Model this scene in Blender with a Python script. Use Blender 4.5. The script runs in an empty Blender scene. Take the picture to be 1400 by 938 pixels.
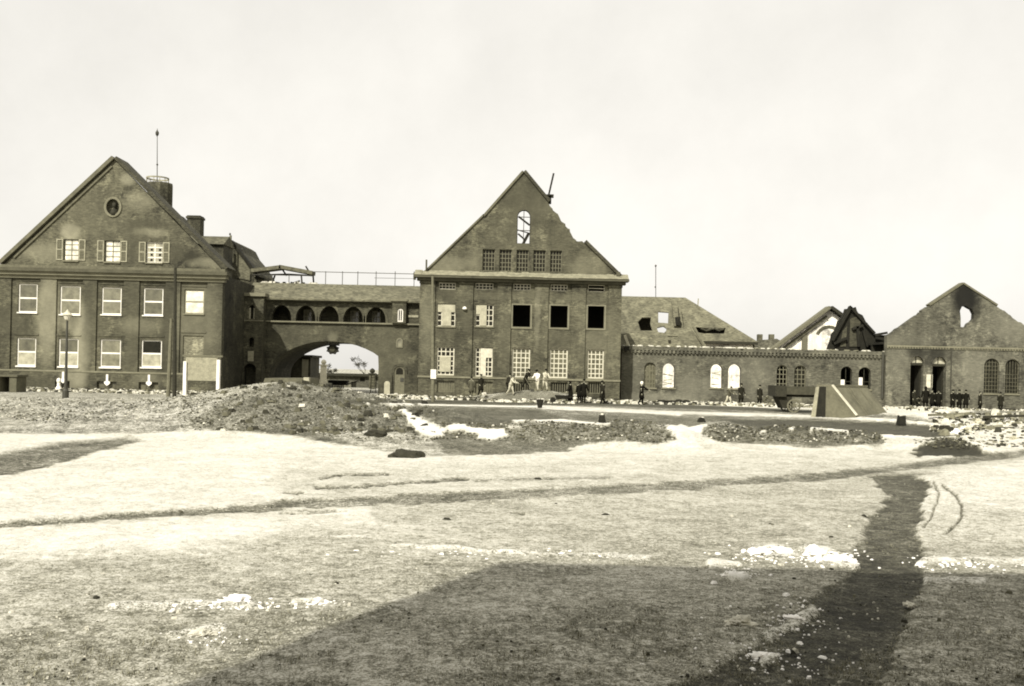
import bpy, bmesh, math, random
import numpy as np
from mathutils import Vector, Matrix
from mathutils.geometry import tessellate_polygon
R = math.radians
rnd = random.Random(7)
SC = bpy.context.scene
COL = SC.collection

# ------------------------------------------------------------------ camera, sky, sun, exposure
F, HX, HY, ROLL, CH = 1345.0, 700.0, 509.0, R(1.3), 2.5
cam = bpy.data.cameras.new('camera'); cam_o = bpy.data.objects.new('camera', cam); COL.objects.link(cam_o)
cam.sensor_fit = 'HORIZONTAL'; cam.sensor_width = 36; cam.lens = 36 * F / 1400
cam.shift_y = (HY - 469) / 1400
cam.clip_start = .1; cam.clip_end = 6000
cam_o.matrix_world = Matrix.Translation((0, 0, CH)) @ Matrix.Rotation(R(90), 4, 'X') @ Matrix.Rotation(ROLL, 4, 'Z')
SC.camera = cam_o
SUN_AZ, SUN_EL = R(25.5), R(41)
world = bpy.data.worlds.new('World'); SC.world = world; world.use_nodes = True
nt = world.node_tree; nt.nodes.clear()
sky = nt.nodes.new('ShaderNodeTexSky'); sky.sky_type = 'NISHITA'; sky.sun_disc = False
sky.sun_elevation = SUN_EL; sky.sun_rotation = R(180) + SUN_AZ
sky.air_density = 1.3; sky.dust_density = 3.0
bw = nt.nodes.new('ShaderNodeRGBToBW')
even = nt.nodes.new('ShaderNodeMath'); even.operation = 'MULTIPLY_ADD'; even.inputs[1].default_value = .5; even.inputs[2].default_value = 6.9
tint = nt.nodes.new('ShaderNodeVectorMath'); tint.operation = 'MULTIPLY'; tint.inputs[1].default_value = (1.0, .97, .902)
bg = nt.nodes.new('ShaderNodeBackground'); bg.inputs[1].default_value = .096
out = nt.nodes.new('ShaderNodeOutputWorld')
nt.links.new(sky.outputs[0], bw.inputs[0]); nt.links.new(bw.outputs[0], even.inputs[0])
tcw = nt.nodes.new('ShaderNodeTexCoord'); veil = nt.nodes.new('ShaderNodeTexNoise'); veil.inputs['Scale'].default_value = 5.0; veil.inputs['Detail'].default_value = 9; veil.inputs['Roughness'].default_value = .62
vr = nt.nodes.new('ShaderNodeMapRange'); vr.inputs[1].default_value = .3; vr.inputs[2].default_value = .7; vr.inputs[3].default_value = .91; vr.inputs[4].default_value = 1.04
vmul = nt.nodes.new('ShaderNodeMath'); vmul.operation = 'MULTIPLY'
nt.links.new(tcw.outputs['Generated'], veil.inputs['Vector']); nt.links.new(veil.outputs['Fac'], vr.inputs[0]); nt.links.new(even.outputs[0], vmul.inputs[0]); nt.links.new(vr.outputs[0], vmul.inputs[1])
nt.links.new(vmul.outputs[0], tint.inputs[0]); nt.links.new(tint.outputs[0], bg.inputs[0]); nt.links.new(bg.outputs[0], out.inputs[0])
sun = bpy.data.lights.new('sun', 'SUN'); sun.energy = 4.8; sun.angle = R(.5); sun.color = (1, .965, .895)
sun_o = bpy.data.objects.new('sun', sun); COL.objects.link(sun_o); sun_o.location = (-60, -80, 90)
sdir = Vector((math.sin(SUN_AZ) * math.cos(SUN_EL), math.cos(SUN_AZ) * math.cos(SUN_EL), -math.sin(SUN_EL)))
sun_o.rotation_euler = sdir.to_track_quat('-Z', 'Y').to_euler()
SC.cycles.pixel_filter_type = 'BLACKMAN_HARRIS'; SC.cycles.filter_width = 1.9     # soft old lens
vs = SC.view_settings; vs.view_transform = 'Standard'; vs.look = 'None'; vs.gamma = 1; vs.exposure = 0.24; vs.use_curve_mapping = False

# ------------------------------------------------------------------ photograph pixel -> place
CS, SN = math.cos(ROLL), math.sin(ROLL)
def uw(px, py):
    dx, dy = px - HX, py - HY
    return dx * CS + dy * SN, -dx * SN + dy * CS
def at(px, py, D):
    u, w = uw(px, py); return Vector((u * D / F, D, CH - w * D / F))
def q(px, py, D):
    p = at(px, py, D); return (p.x, p.z)
def rect(x0, x1, y0, y1, D):
    xm, ym = (x0 + x1) / 2, (y0 + y1) / 2
    return (q(x0, ym, D)[0], q(x1, ym, D)[0], q(xm, y1, D)[1], q(xm, y0, D)[1])     # X0 X1 Z0 Z1

# ------------------------------------------------------------------ materials
def S(g, warm=1.0):
    b = .62 + .28 * min(g, 1); b = 1 - (1 - b) * warm
    return (g * (1 + .06 * warm), g, g * b, 1)
class NT:
    def __init__(s, name):
        s.m = bpy.data.materials.new(name); s.m.use_nodes = True; s.t = s.m.node_tree
        s.b = s.t.nodes['Principled BSDF']; s.b.inputs['Roughness'].default_value = .9
        s.b.inputs['Specular IOR Level'].default_value = .25
    def n(s, typ, **kw):
        n = s.t.nodes.new(typ)
        for k, v in kw.items(): setattr(n, k, v)
        return n
    def l(s, a, b): s.t.links.new(a, b)
    def put(s, sock, v):
        if isinstance(v, (int, float, tuple, list)): sock.default_value = v
        else: s.l(v, sock)
    def math(s, op, a, b=0.0, c=0.0):
        n = s.n('ShaderNodeMath', operation=op); s.put(n.inputs[0], a); s.put(n.inputs[1], b); s.put(n.inputs[2], c); return n.outputs[0]
    def vm(s, op, a, b=(0, 0, 0)):
        n = s.n('ShaderNodeVectorMath', operation=op); s.put(n.inputs[0], a)
        if op == 'SCALE': s.put(n.inputs[3], b)
        else: s.put(n.inputs[1], b)
        return n.outputs['Value'] if op == 'LENGTH' else n.outputs[0]
    def noise(s, vec, scale, detail=5, rough=.6, color=False):
        n = s.n('ShaderNodeTexNoise'); s.l(vec, n.inputs['Vector']); n.inputs['Scale'].default_value = scale
        n.inputs['Detail'].default_value = detail; n.inputs['Roughness'].default_value = rough
        return n.outputs['Color'] if color else n.outputs['Fac']
    def mr(s, v, a, b, c, d, smooth=False):
        n = s.n('ShaderNodeMapRange'); n.interpolation_type = 'SMOOTHSTEP' if smooth else 'LINEAR'
        s.put(n.inputs[0], v)
        for i, x in enumerate((a, b, c, d)): n.inputs[i + 1].default_value = x
        return n.outputs[0]
    def mix(s, f, a, b, blend='MIX'):
        n = s.n('ShaderNodeMix', data_type='RGBA', blend_type=blend); s.put(n.inputs[0], f); s.put(n.inputs[6], a); s.put(n.inputs[7], b); return n.outputs[2]
    def bump(s, h, strength=.4, dist=.03):
        n = s.n('ShaderNodeBump'); n.inputs['Strength'].default_value = strength; n.inputs['Distance'].default_value = dist
        s.l(h, n.inputs['Height']); s.l(n.outputs[0], s.b.inputs['Normal'])
    def pos(s): return s.n('ShaderNodeNewGeometry').outputs['Position']

def simple(name, g, var=.25, scale=3.0, rough=.9, warm=1.0, bump=.3, spec=.25, metal=0):
    t = NT(name); p = t.n('ShaderNodeTexCoord').outputs['Object']
    a = t.noise(p, scale, 6, .65); b = t.noise(p, scale * 6, 4, .6)
    v = t.math('MULTIPLY', t.mr(a, .25, .75, 1 - var, 1 + var), t.mr(b, .2, .8, 1 - var * .6, 1 + var * .6))
    t.l(t.vm('SCALE', tuple(S(g, warm)[:3]), v), t.b.inputs['Base Color'])
    t.b.inputs['Roughness'].default_value = rough; t.b.inputs['Specular IOR Level'].default_value = spec; t.b.inputs['Metallic'].default_value = metal
    if bump: t.bump(b, bump, .02)
    return t.m

def wall_mat(name, g, var=.22, spots=(), brick=True, streak=.18, warm=1.0, worn=True):
    t = NT(name); p = t.pos()
    n1 = t.noise(p, .16, 5, .55); n2 = t.noise(p, .9, 8, .72); n3 = t.noise(p, 9, 3, .7)
    sp = t.vm('MULTIPLY', p, (1.3, 1.3, .09)); n4 = t.noise(sp, 1, 4, .6)
    v = t.math('MULTIPLY', t.mr(n1, .3, .7, 1 - var, 1 + var), t.mr(n2, .25, .75, 1 - var, 1 + var))
    v = t.math('MULTIPLY', v, t.mr(n4, .3, .7, 1 - streak, 1 + streak))
    v = t.math('MULTIPLY', v, t.mr(n3, .25, .75, .84, 1.16))
    d1 = t.noise(p, .75, 9, .78); d2 = t.noise(t.vm('ADD', p, (37, 11, 5)), .5, 9, .8)       # worn and sooted patches
    if worn: v = t.math('MULTIPLY', v, t.mr(d1, .53, .60, 1, 1.75, True)); v = t.math('MULTIPLY', v, t.mr(d2, .52, .62, 1, .45, True))
    h = n2
    if brick:
        sep = t.n('ShaderNodeSeparateXYZ'); t.l(p, sep.inputs[0]); cmb = t.n('ShaderNodeCombineXYZ')
        t.l(t.math('ADD', sep.outputs[0], sep.outputs[1]), cmb.inputs[0]); t.l(sep.outputs[2], cmb.inputs[1])
        br = t.n('ShaderNodeTexBrick'); t.l(cmb.outputs[0], br.inputs['Vector'])
        for k, x in (('Scale', 1), ('Brick Width', .26), ('Row Height', .077), ('Mortar Size', .008)): br.inputs[k].default_value = x
        br.inputs['Color1'].default_value = (.58, .58, .58, 1); br.inputs['Color2'].default_value = (1.4, 1.4, 1.4, 1); br.inputs['Mortar'].default_value = (1.15, 1.15, 1.15, 1)
        bwn = t.n('ShaderNodeRGBToBW'); t.l(br.outputs[0], bwn.inputs[0]); v = t.math('MULTIPLY', v, bwn.outputs[0])
    col = t.vm('SCALE', tuple(S(g, warm)[:3]), v)
    if spots:
        jit = t.vm('SCALE', t.vm('SUBTRACT', t.noise(p, .55, 5, .65, True), (.5, .5, .5)), .8)
        pj = t.vm('ADD', p, jit)
        for (cx, cz, rx, rz, sg, st, soft) in spots:
            d = t.vm('LENGTH', t.vm('MULTIPLY', t.vm('SUBTRACT', pj, (cx, 0, cz)), (1 / rx, 0, 1 / rz)))
            f = t.mr(d, 1 - soft, 1 + soft, st, 0, True)
            col = t.mix(f, col, t.vm('SCALE', tuple(S(sg, warm)[:3]), t.mr(n2, .25, .75, .75, 1.25)))
    t.l(col, t.b.inputs['Base Color']); t.bump(h, .5, .04)
    return t.m

def glass_mat(name, g, rough=.15, spec=.5):
    t = NT(name); p = t.pos(); a = t.noise(p, 1.7, 4, .6)
    t.l(t.vm('SCALE', tuple(S(g)[:3]), t.mr(a, .3, .7, .6, 1.4)), t.b.inputs['Base Color'])
    t.b.inputs['Roughness'].default_value = rough; t.b.inputs['Specular IOR Level'].default_value = spec
    return t.m

M = {}
M['white'] = simple('white_paint', .74, .12, 4, .7, .8)
M['offwhite'] = simple('weathered_white_paint', .50, .25, 3, .8)
M['cream'] = simple('cream_board', .34, .3, 2)
M['trim'] = simple('stone_trim', .16, .25, 1.2)
M['trimdark'] = simple('dark_stone_trim', .075, .3, 1.2)
M['coping'] = simple('coping_stone', .11, .35, 1.5)
M['wood'] = simple('grey_weathered_wood', .13, .35, 5)
M['woodpale'] = simple('pale_weathered_wood', .26, .35, 4)
M['wooddark'] = simple('tarred_wood', .03, .4, 5)
M['sideboard'] = simple('dark_side_board', .055, .4, 4)
M['charred'] = simple('charred_timber', .016, .5, 3)
M['char'] = simple('soot_and_shade_interior', .02, .5, .6)  # soot tone blackened further so rooms keep their shade
M['iron'] = simple('dark_iron', .035, .3, 6, .55, 1, .2, .5)
M['concrete'] = simple('rough_concrete', .115, .35, 1.1, bump=.6)
M['concretepale'] = simple('pale_concrete', .42, .25, 1.4, bump=.5)
M['concretedark'] = simple('dark_concrete', .085, .35, 1.1, bump=.6)  # darker concrete for the inner walls of the hatch
M['tile'] = wall_mat('old_roof_tile', .10, .2, worn=False, brick=True, streak=.3)
M['tiledark'] = wall_mat('dark_roof_tile', .05, .25, worn=False, brick=True, streak=.3)
M['tilegrey'] = wall_mat('grey_slate', .105, .22, worn=False, brick=True, streak=.35)
M['chimney'] = wall_mat('chimney_brick', .055, .3)
M['plasterwhite'] = wall_mat('white_plaster', .80, .2, brick=False, streak=.25)
M['snow'] = simple('snow', .86, .06, 2, .7, .55, .6)
M['dirtysnow'] = simple('dirty_snow', .50, .4, 4, .85, .8, .8)
M['earth'] = simple('earth_lump', .085, .5, 4, bump=.8)
M['earthdark'] = simple('dark_earth_lump', .03, .5, 4, bump=.8)
M['brickbit'] = simple('broken_brick', .15, .5, 3, bump=.8)
M['glassdark'] = glass_mat('dark_glass', .014, .35, .12)
M['glassmid'] = glass_mat('blind_behind_glass', .10)
M['glassgrey'] = glass_mat('grey_blind_behind_glass', .16)
M['glasspale'] = glass_mat('pale_curtain_behind_glass', .34)
M['glasswhite'] = glass_mat('white_blind_behind_glass', .62)
M['skin'] = simple('skin', .30, .1, 8, .6, 1)
M['clothblack'] = simple('black_cloth', .008, .3, 9, spec=.08)
M['clothdark'] = simple('dark_cloth', .017, .3, 9, spec=.08)
M['clothgrey'] = simple('grey_cloth', .07, .3, 9)
M['clothpale'] = simple('pale_cloth', .45, .2, 9)
M['clothwhite'] = simple('white_cloth', .75, .1, 9)
M['hair'] = simple('dark_hair', .02, .3, 20)
M['boot'] = simple('boot_leather', .014, .3, 9)
M['bark'] = simple('bark', .04, .4, 6)

# ------------------------------------------------------------------ mesh helpers
class MB:
    def __init__(s): s.v = []; s.f = []; s.mi = []
    def add(s, vs, fs, mi=0):
        b = len(s.v); s.v += [tuple(v) for v in vs]; s.f += [tuple(i + b for i in f) for f in fs]; s.mi += [mi] * len(fs); return s
    def box(s, x0, x1, y0, y1, z0, z1, mi=0):
        return s.add([(x0, y0, z0), (x1, y0, z0), (x1, y1, z0), (x0, y1, z0), (x0, y0, z1), (x1, y0, z1), (x1, y1, z1), (x0, y1, z1)],
                     [(0, 3, 2, 1), (4, 5, 6, 7), (0, 1, 5, 4), (1, 2, 6, 5), (2, 3, 7, 6), (3, 0, 4, 7)], mi)
    def bar(s, p, q_, w, h, up=(0, 0, 1), mi=0):
        p, q_ = Vector(p), Vector(q_); d = (q_ - p).normalized(); up = Vector(up)
        if abs(d.dot(up)) > .98: up = Vector((0, 1, 0))
        a = d.cross(up).normalized() * w / 2; b = a.cross(d).normalized() * h / 2
        vs = [p - a - b, p + a - b, p + a + b, p - a + b, q_ - a - b, q_ + a - b, q_ + a + b, q_ - a + b]
        return s.add(vs, [(0, 3, 2, 1), (4, 5, 6, 7), (0, 1, 5, 4), (1, 2, 6, 5), (2, 3, 7, 6), (3, 0, 4, 7)], mi)
    def loft(s, rings, mi=0):            # rings: lists of points, all equal length; capped
        n = len(rings[0]); vs = [p for r in rings for p in r]; fs = []
        for k in range(len(rings) - 1):
            for i in range(n): fs.append((k * n + i, k * n + (i + 1) % n, (k + 1) * n + (i + 1) % n, (k + 1) * n + i))
        fs.append(tuple(range(n - 1, -1, -1))); fs.append(tuple(range((len(rings) - 1) * n, len(rings) * n)))
        return s.add(vs, fs, mi)
    def tube(s, pts, rs, n=8, mi=0):
        pts = [Vector(p) for p in pts]; rs = rs if isinstance(rs, (list, tuple)) else [rs] * len(pts); rings = []
        for i, p in enumerate(pts):
            d = (pts[min(i + 1, len(pts) - 1)] - pts[max(i - 1, 0)]).normalized()
            a = d.orthogonal().normalized() if abs(d.z) < .99 else Vector((1, 0, 0)); a = (a - d * a.dot(d)).normalized(); b = d.cross(a)
            rings.append([p + (a * math.cos(2 * math.pi * k / n) + b * math.sin(2 * math.pi * k / n)) * rs[i] for k in range(n)])
        return s.loft(rings, mi)
    def lathe(s, c, prof, n=12, mi=0):   # prof: (r, z)
        return s.loft([[(c[0] + r * math.cos(2 * math.pi * k / n), c[1] + r * math.sin(2 * math.pi * k / n), c[2] + z) for k in range(n)] for r, z in prof], mi)
    def prism(s, outer, holes, y0, y1, mi=0, fmap=None):     # polygon in XZ, extruded along Y
        fmap = fmap or (lambda a, b, y: (a, y, b))
        loops = [list(outer)] + [list(h) for h in holes]
        tris = tessellate_polygon([[Vector((a, b, 0)) for a, b in lp] for lp in loops])
        flat = [p for lp in loops for p in lp]; n = len(flat)
        vs = [fmap(a, b, y0) for a, b in flat] + [fmap(a, b, y1) for a, b in flat]
        fs = [tuple(t) for t in tris] + [tuple(i + n for i in reversed(t)) for t in tris]; o = 0
        for lp in loops:
            m = len(lp)
            for i in range(m): fs.append((o + i, o + (i + 1) % m, n + o + (i + 1) % m, n + o + i))
            o += m
        return s.add(vs, fs, mi)
    def lump(s, c, sx, sy, sz, rng, mi=0, rotz=None):
        a = rng.random() * 6.28 if rotz is None else rotz; ca, sa = math.cos(a), math.sin(a); vs = []
        for dx, dy, dz in ((-1, -1, -1), (1, -1, -1), (1, 1, -1), (-1, 1, -1), (-1, -1, 1), (1, -1, 1), (1, 1, 1), (-1, 1, 1)):
            k = .62 if dz > 0 else 1
            x, y, z = dx * sx * k * rng.uniform(.6, 1.15), dy * sy * k * rng.uniform(.6, 1.15), dz * sz * rng.uniform(.55, 1.1)
            vs.append((c[0] + x * ca - y * sa, c[1] + x * sa + y * ca, c[2] + z))
        return s.add(vs, [(0, 3, 2, 1), (4, 5, 6, 7), (0, 1, 5, 4), (1, 2, 6, 5), (2, 3, 7, 6), (3, 0, 4, 7)], mi)
    def build(s, name, mats, parent=None, smooth=False, **props):
        me = bpy.data.meshes.new(name); me.from_pydata(s.v, [], s.f)
        for m in (mats if isinstance(mats, list) else [mats]): me.materials.append(m)
        me.polygons.foreach_set('material_index', s.mi)
        bm = bmesh.new(); bm.from_mesh(me); bmesh.ops.recalc_face_normals(bm, faces=bm.faces); bm.to_mesh(me); bm.free()
        if smooth: me.polygons.foreach_set('use_smooth', [True] * len(me.polygons))
        o = bpy.data.objects.new(name, me); COL.objects.link(o)
        tag(o, **props); return o
def tag(o, label=None, cat=None, group=None, kind=None):
    for k, v in (('label', label), ('category', cat), ('group', group), ('kind', kind)):
        if v: o[k] = v
    return o
def empty(name, loc, label, cat, group=None):
    o = bpy.data.objects.new(name, None); COL.objects.link(o); o.location = loc; o.empty_display_size = .3
    return tag(o, label, cat, group)
def arch_pts(x0, x1, z0, z1, n=12, rise=None):
    r = (x1 - x0) / 2; rise = r if rise is None else rise; xc = (x0 + x1) / 2
    return [(x0, z0), (x1, z0)] + [(xc + r * math.cos(math.pi * k / n), z1 - rise + rise * math.sin(math.pi * k / n)) for k in range(n + 1)]
def rc(r): return [(r[0], r[2]), (r[1], r[2]), (r[1], r[3]), (r[0], r[3])]

# ------------------------------------------------------------------ ground
def vnoise(x, y, seed=0):
    xi, yi = np.floor(x).astype(np.int64), np.floor(y).astype(np.int64); xf, yf = x - xi, y - yi
    def h(a, b):
        v = (a * 374761393 + b * 668265263 + seed * 974711) & 0x7fffffff
        v = ((v ^ (v >> 13)) * 1274126177) & 0x7fffffff
        return ((v ^ (v >> 16)) & 0xffff) / 65535.0
    sx, sy = xf * xf * (3 - 2 * xf), yf * yf * (3 - 2 * yf)
    a = h(xi, yi) * (1 - sx) + h(xi + 1, yi) * sx; b = h(xi, yi + 1) * (1 - sx) + h(xi + 1, yi + 1) * sx
    return a * (1 - sy) + b * sy
def fbm(x, y, sc, oct=4, seed=0):
    r = 0; a = .5; t = 0
    for k in range(oct):
        r = r + a * vnoise(x * sc, y * sc, seed + k); t += a; a *= .5; sc *= 2.03
    return r / t - .5
def sstep(a, b, v):
    t = np.clip((v - a) / (b - a), 0, 1); return t * t * (3 - 2 * t)
RIDGES = []
def ridge(pts, D, wf, wb, rough=.25):
    P = []
    for p in pts:
        d = p[2] if len(p) > 2 else D; v = at(p[0], p[1], d); P.append((v.x, v.y, v.z))
    RIDGES.append((P, wf, wb, rough))
ridge([(-160, 541), (60, 545), (180, 546), (270, 545), (335, 540)], 46, 8.5, 9, .18)
ridge([(285, 552), (335, 537), (365, 527), (395, 522), (428, 525), (468, 537), (520, 549), (556, 562), (590, 588)], 43, 10.5, 7, .30)
ridge([(455, 592, 34), (520, 588, 34), (560, 589, 34), (600, 600, 33)], 34, 4, 6, .3)
ridge([(585, 598), (612, 585), (640, 577), (672, 586), (700, 583), (728, 575), (770, 578), (812, 582), (850, 572), (885, 574), (912, 585), (926, 600)], 36.5, 4.2, 2.6, .28)
ridge([(962, 592), (978, 581), (1000, 580), (1040, 589), (1075, 582), (1110, 584), (1150, 591), (1180, 588), (1215, 600)], 38, 3.2, 2.4, .28)
ridge([(1256, 616), (1272, 606), (1292, 599), (1312, 602), (1336, 612), (1352, 624)], 35.5, 2.0, 2.4, .2)
ridge([(672, 546), (695, 537), (722, 534), (752, 535), (775, 545)], 78.5, 3.6, 5, .15)
ridge([(1270, 562), (1310, 566), (1350, 568), (1400, 566), (1470, 562)], 58, 6, 5, .35)
ridge([(1330, 588), (1370, 586), (1420, 585)], 45, 4, 4, .35)
def px_of(X, Y, Z):
    Yc = np.maximum(Y, .3); u = X / Yc * F; w = (CH - Z) / Yc * F
    return HX + u * CS - w * SN, HY + u * SN + w * CS
def hgt_np(X, Y, fine=True):
    z = .3 * sstep(50, 69, Y) - .18 * sstep(79, 84, Y)
    zr = np.zeros_like(z); rg = np.zeros_like(z)
    for P, wf, wb, rough in RIDGES:
        best = np.zeros_like(z)
        for (ax, ay, ah), (bx, by, bh) in zip(P[:-1], P[1:]):
            dx, dy = bx - ax, by - ay; L2 = dx * dx + dy * dy
            t = np.clip(((X - ax) * dx + (Y - ay) * dy) / L2, 0, 1)
            ex, ey = X - (ax + t * dx), Y - (ay + t * dy); d = np.hypot(ex, ey)
            wdt = np.where(ey < 0, wf, wb); k = np.clip(1 - d / wdt, 0, 1)
            base = .3 * sstep(50, 69, np.array(ay + t * dy)) - .18 * sstep(79, 84, np.array(ay + t * dy))
            best = np.maximum(best, (ah + t * (bh - ah) - base) * (.55 * k * k * (3 - 2 * k) + .45 * k ** 1.3))
        zr = np.maximum(zr, best); rg = np.maximum(rg, rough * np.clip(best / .35, 0, 1))
    z = z + np.maximum(zr, 0)
    if fine:
        z = z + rg * (fbm(X, Y, .42, 4, 3) * .95 + fbm(X, Y, 1.6, 4, 9) * .5)
        near = 1 / (1 + np.maximum(Y, 0) / 40)
        z = z + fbm(X, Y, .35, 3, 20) * .10 * near + fbm(X, Y, 2.0, 4, 31) * .045 * near + fbm(X, Y, 7.0, 3, 41) * .022 * near
    return z
def hgt(x, y): return float(hgt_np(np.array([float(x)]), np.array([float(y)]))[0])

def in_poly(px, py, poly):
    inside = np.zeros(px.shape, bool); n = len(poly)
    for i in range(n):
        x0, y0 = poly[i]; x1, y1 = poly[(i + 1) % n]
        if y0 == y1: continue
        c = ((y0 > py) != (y1 > py)) & (px < (x1 - x0) * (py - y0) / (y1 - y0) + x0); inside ^= c
    return inside
def seg_dist(px, py, pts, closed):
    d = np.full(px.shape, 1e9); n = len(pts)
    for i in range(n if closed else n - 1):
        x0, y0 = pts[i]; x1, y1 = pts[(i + 1) % n]; dx, dy = x1 - x0, y1 - y0
        t = np.clip(((px - x0) * dx + (py - y0) * dy) / (dx * dx + dy * dy), 0, 1)
        d = np.minimum(d, np.hypot((px - x0 - t * dx), (py - y0 - t * dy)))
    return d
# what covers the ground: (outline or line in the photograph, tone 0 dark earth .. 1 clean snow, breakup, feather, line width)
POLY = [
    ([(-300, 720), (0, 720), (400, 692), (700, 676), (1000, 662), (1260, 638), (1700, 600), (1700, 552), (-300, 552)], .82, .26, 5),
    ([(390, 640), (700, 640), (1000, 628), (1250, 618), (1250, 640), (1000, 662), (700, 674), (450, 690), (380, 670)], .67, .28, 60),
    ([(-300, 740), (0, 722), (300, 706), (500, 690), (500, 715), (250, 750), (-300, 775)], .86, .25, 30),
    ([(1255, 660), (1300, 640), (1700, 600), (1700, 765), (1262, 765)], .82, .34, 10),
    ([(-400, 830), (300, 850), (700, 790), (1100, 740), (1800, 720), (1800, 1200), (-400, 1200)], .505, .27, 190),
    ([(-300, 640), (0, 622), (70, 606), (170, 599), (196, 603), (150, 616), (90, 632), (30, 646), (-300, 690)], .32, .42, 7),
    ([(1700, 535), (1700, 553), (-300, 553), (-300, 525)], .52, .36, 4),
    ([(-300, 549), (60, 549), (250, 549), (330, 540), (350, 560), (310, 588), (180, 593), (60, 594), (-300, 594)], .47, .62, 5),
    ([(-300, 549), (60, 549), (80, 560), (40, 580), (0, 592), (-300, 594)], .50, .45, 8),
    ([(250, 584), (300, 552), (335, 534), (390, 520), (440, 524), (552, 550), (600, 592), (640, 606), (700, 620), (640, 624), (540, 618), (460, 606), (400, 597), (330, 590)], .33, .38, 6),
    ([(430, 590), (520, 586), (600, 600), (690, 616), (600, 624), (500, 612)], .52, .5, 5),
    ([(540, 549), (800, 551), (1000, 556), (1140, 562), (1250, 569), (1335, 590), (1200, 600), (1040, 596), (925, 586), (700, 582), (612, 588), (560, 562)], .37, .48, 4),
    ([(556, 556), (736, 560), (775, 572), (700, 578), (690, 586), (612, 584)], .29, .26, 3),
    ([(775, 568), (900, 566), (1000, 572), (940, 582), (880, 577), (830, 582)], .34, .3, 5),
    ([(590, 600), (612, 588), (640, 580), (672, 588), (700, 586), (728, 578), (770, 581), (812, 584), (850, 574), (885, 576), (914, 586), (926, 600), (900, 607), (850, 602), (800, 606), (770, 616), (700, 622), (620, 622)], .35, .3, 4),
    ([(985, 573), (1100, 574), (1200, 577), (1290, 583), (1326, 594), (1260, 598), (1200, 596), (1110, 591), (1040, 586)], .20, .22, 3),
    ([(960, 592), (978, 583), (1000, 584), (1040, 591), (1075, 586), (1110, 588), (1150, 593), (1180, 591), (1216, 600), (1205, 607), (1100, 612), (1040, 608), (985, 604)], .37, .32, 4),
    ([(1254, 616), (1272, 604), (1292, 598), (1312, 600), (1336, 611), (1354, 625), (1300, 625)], .08, .08, 2.5),
    ([(1240, 620), (1270, 618), (1290, 624), (1250, 625)], .12, .08, 2),
    ([(1330, 560), (1400, 556), (1500, 556), (1500, 584), (1400, 580), (1350, 578)], .40, .4, 5),
    ([(546, 560), (556, 559), (590, 582), (606, 588), (606, 597), (575, 594)], 1.0, .06, 1.6),
    ([(600, 586), (622, 581), (645, 584), (690, 588), (702, 598), (672, 603), (650, 592)], 1.0, .06, 1.6),
    ([(1192, 652), (1256, 648), (1270, 668), (1260, 708), (1254, 760), (1262, 800), (1232, 866), (1180, 1000), (830, 1000), (1050, 866), (1152, 790), (1170, 748), (1192, 702), (1214, 676)], .25, .30, 7),
    ([(1170, 752), (1252, 756), (1258, 800), (1225, 860), (1120, 930), (1060, 900), (1150, 800)], .16, .28, 26),
]
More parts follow.
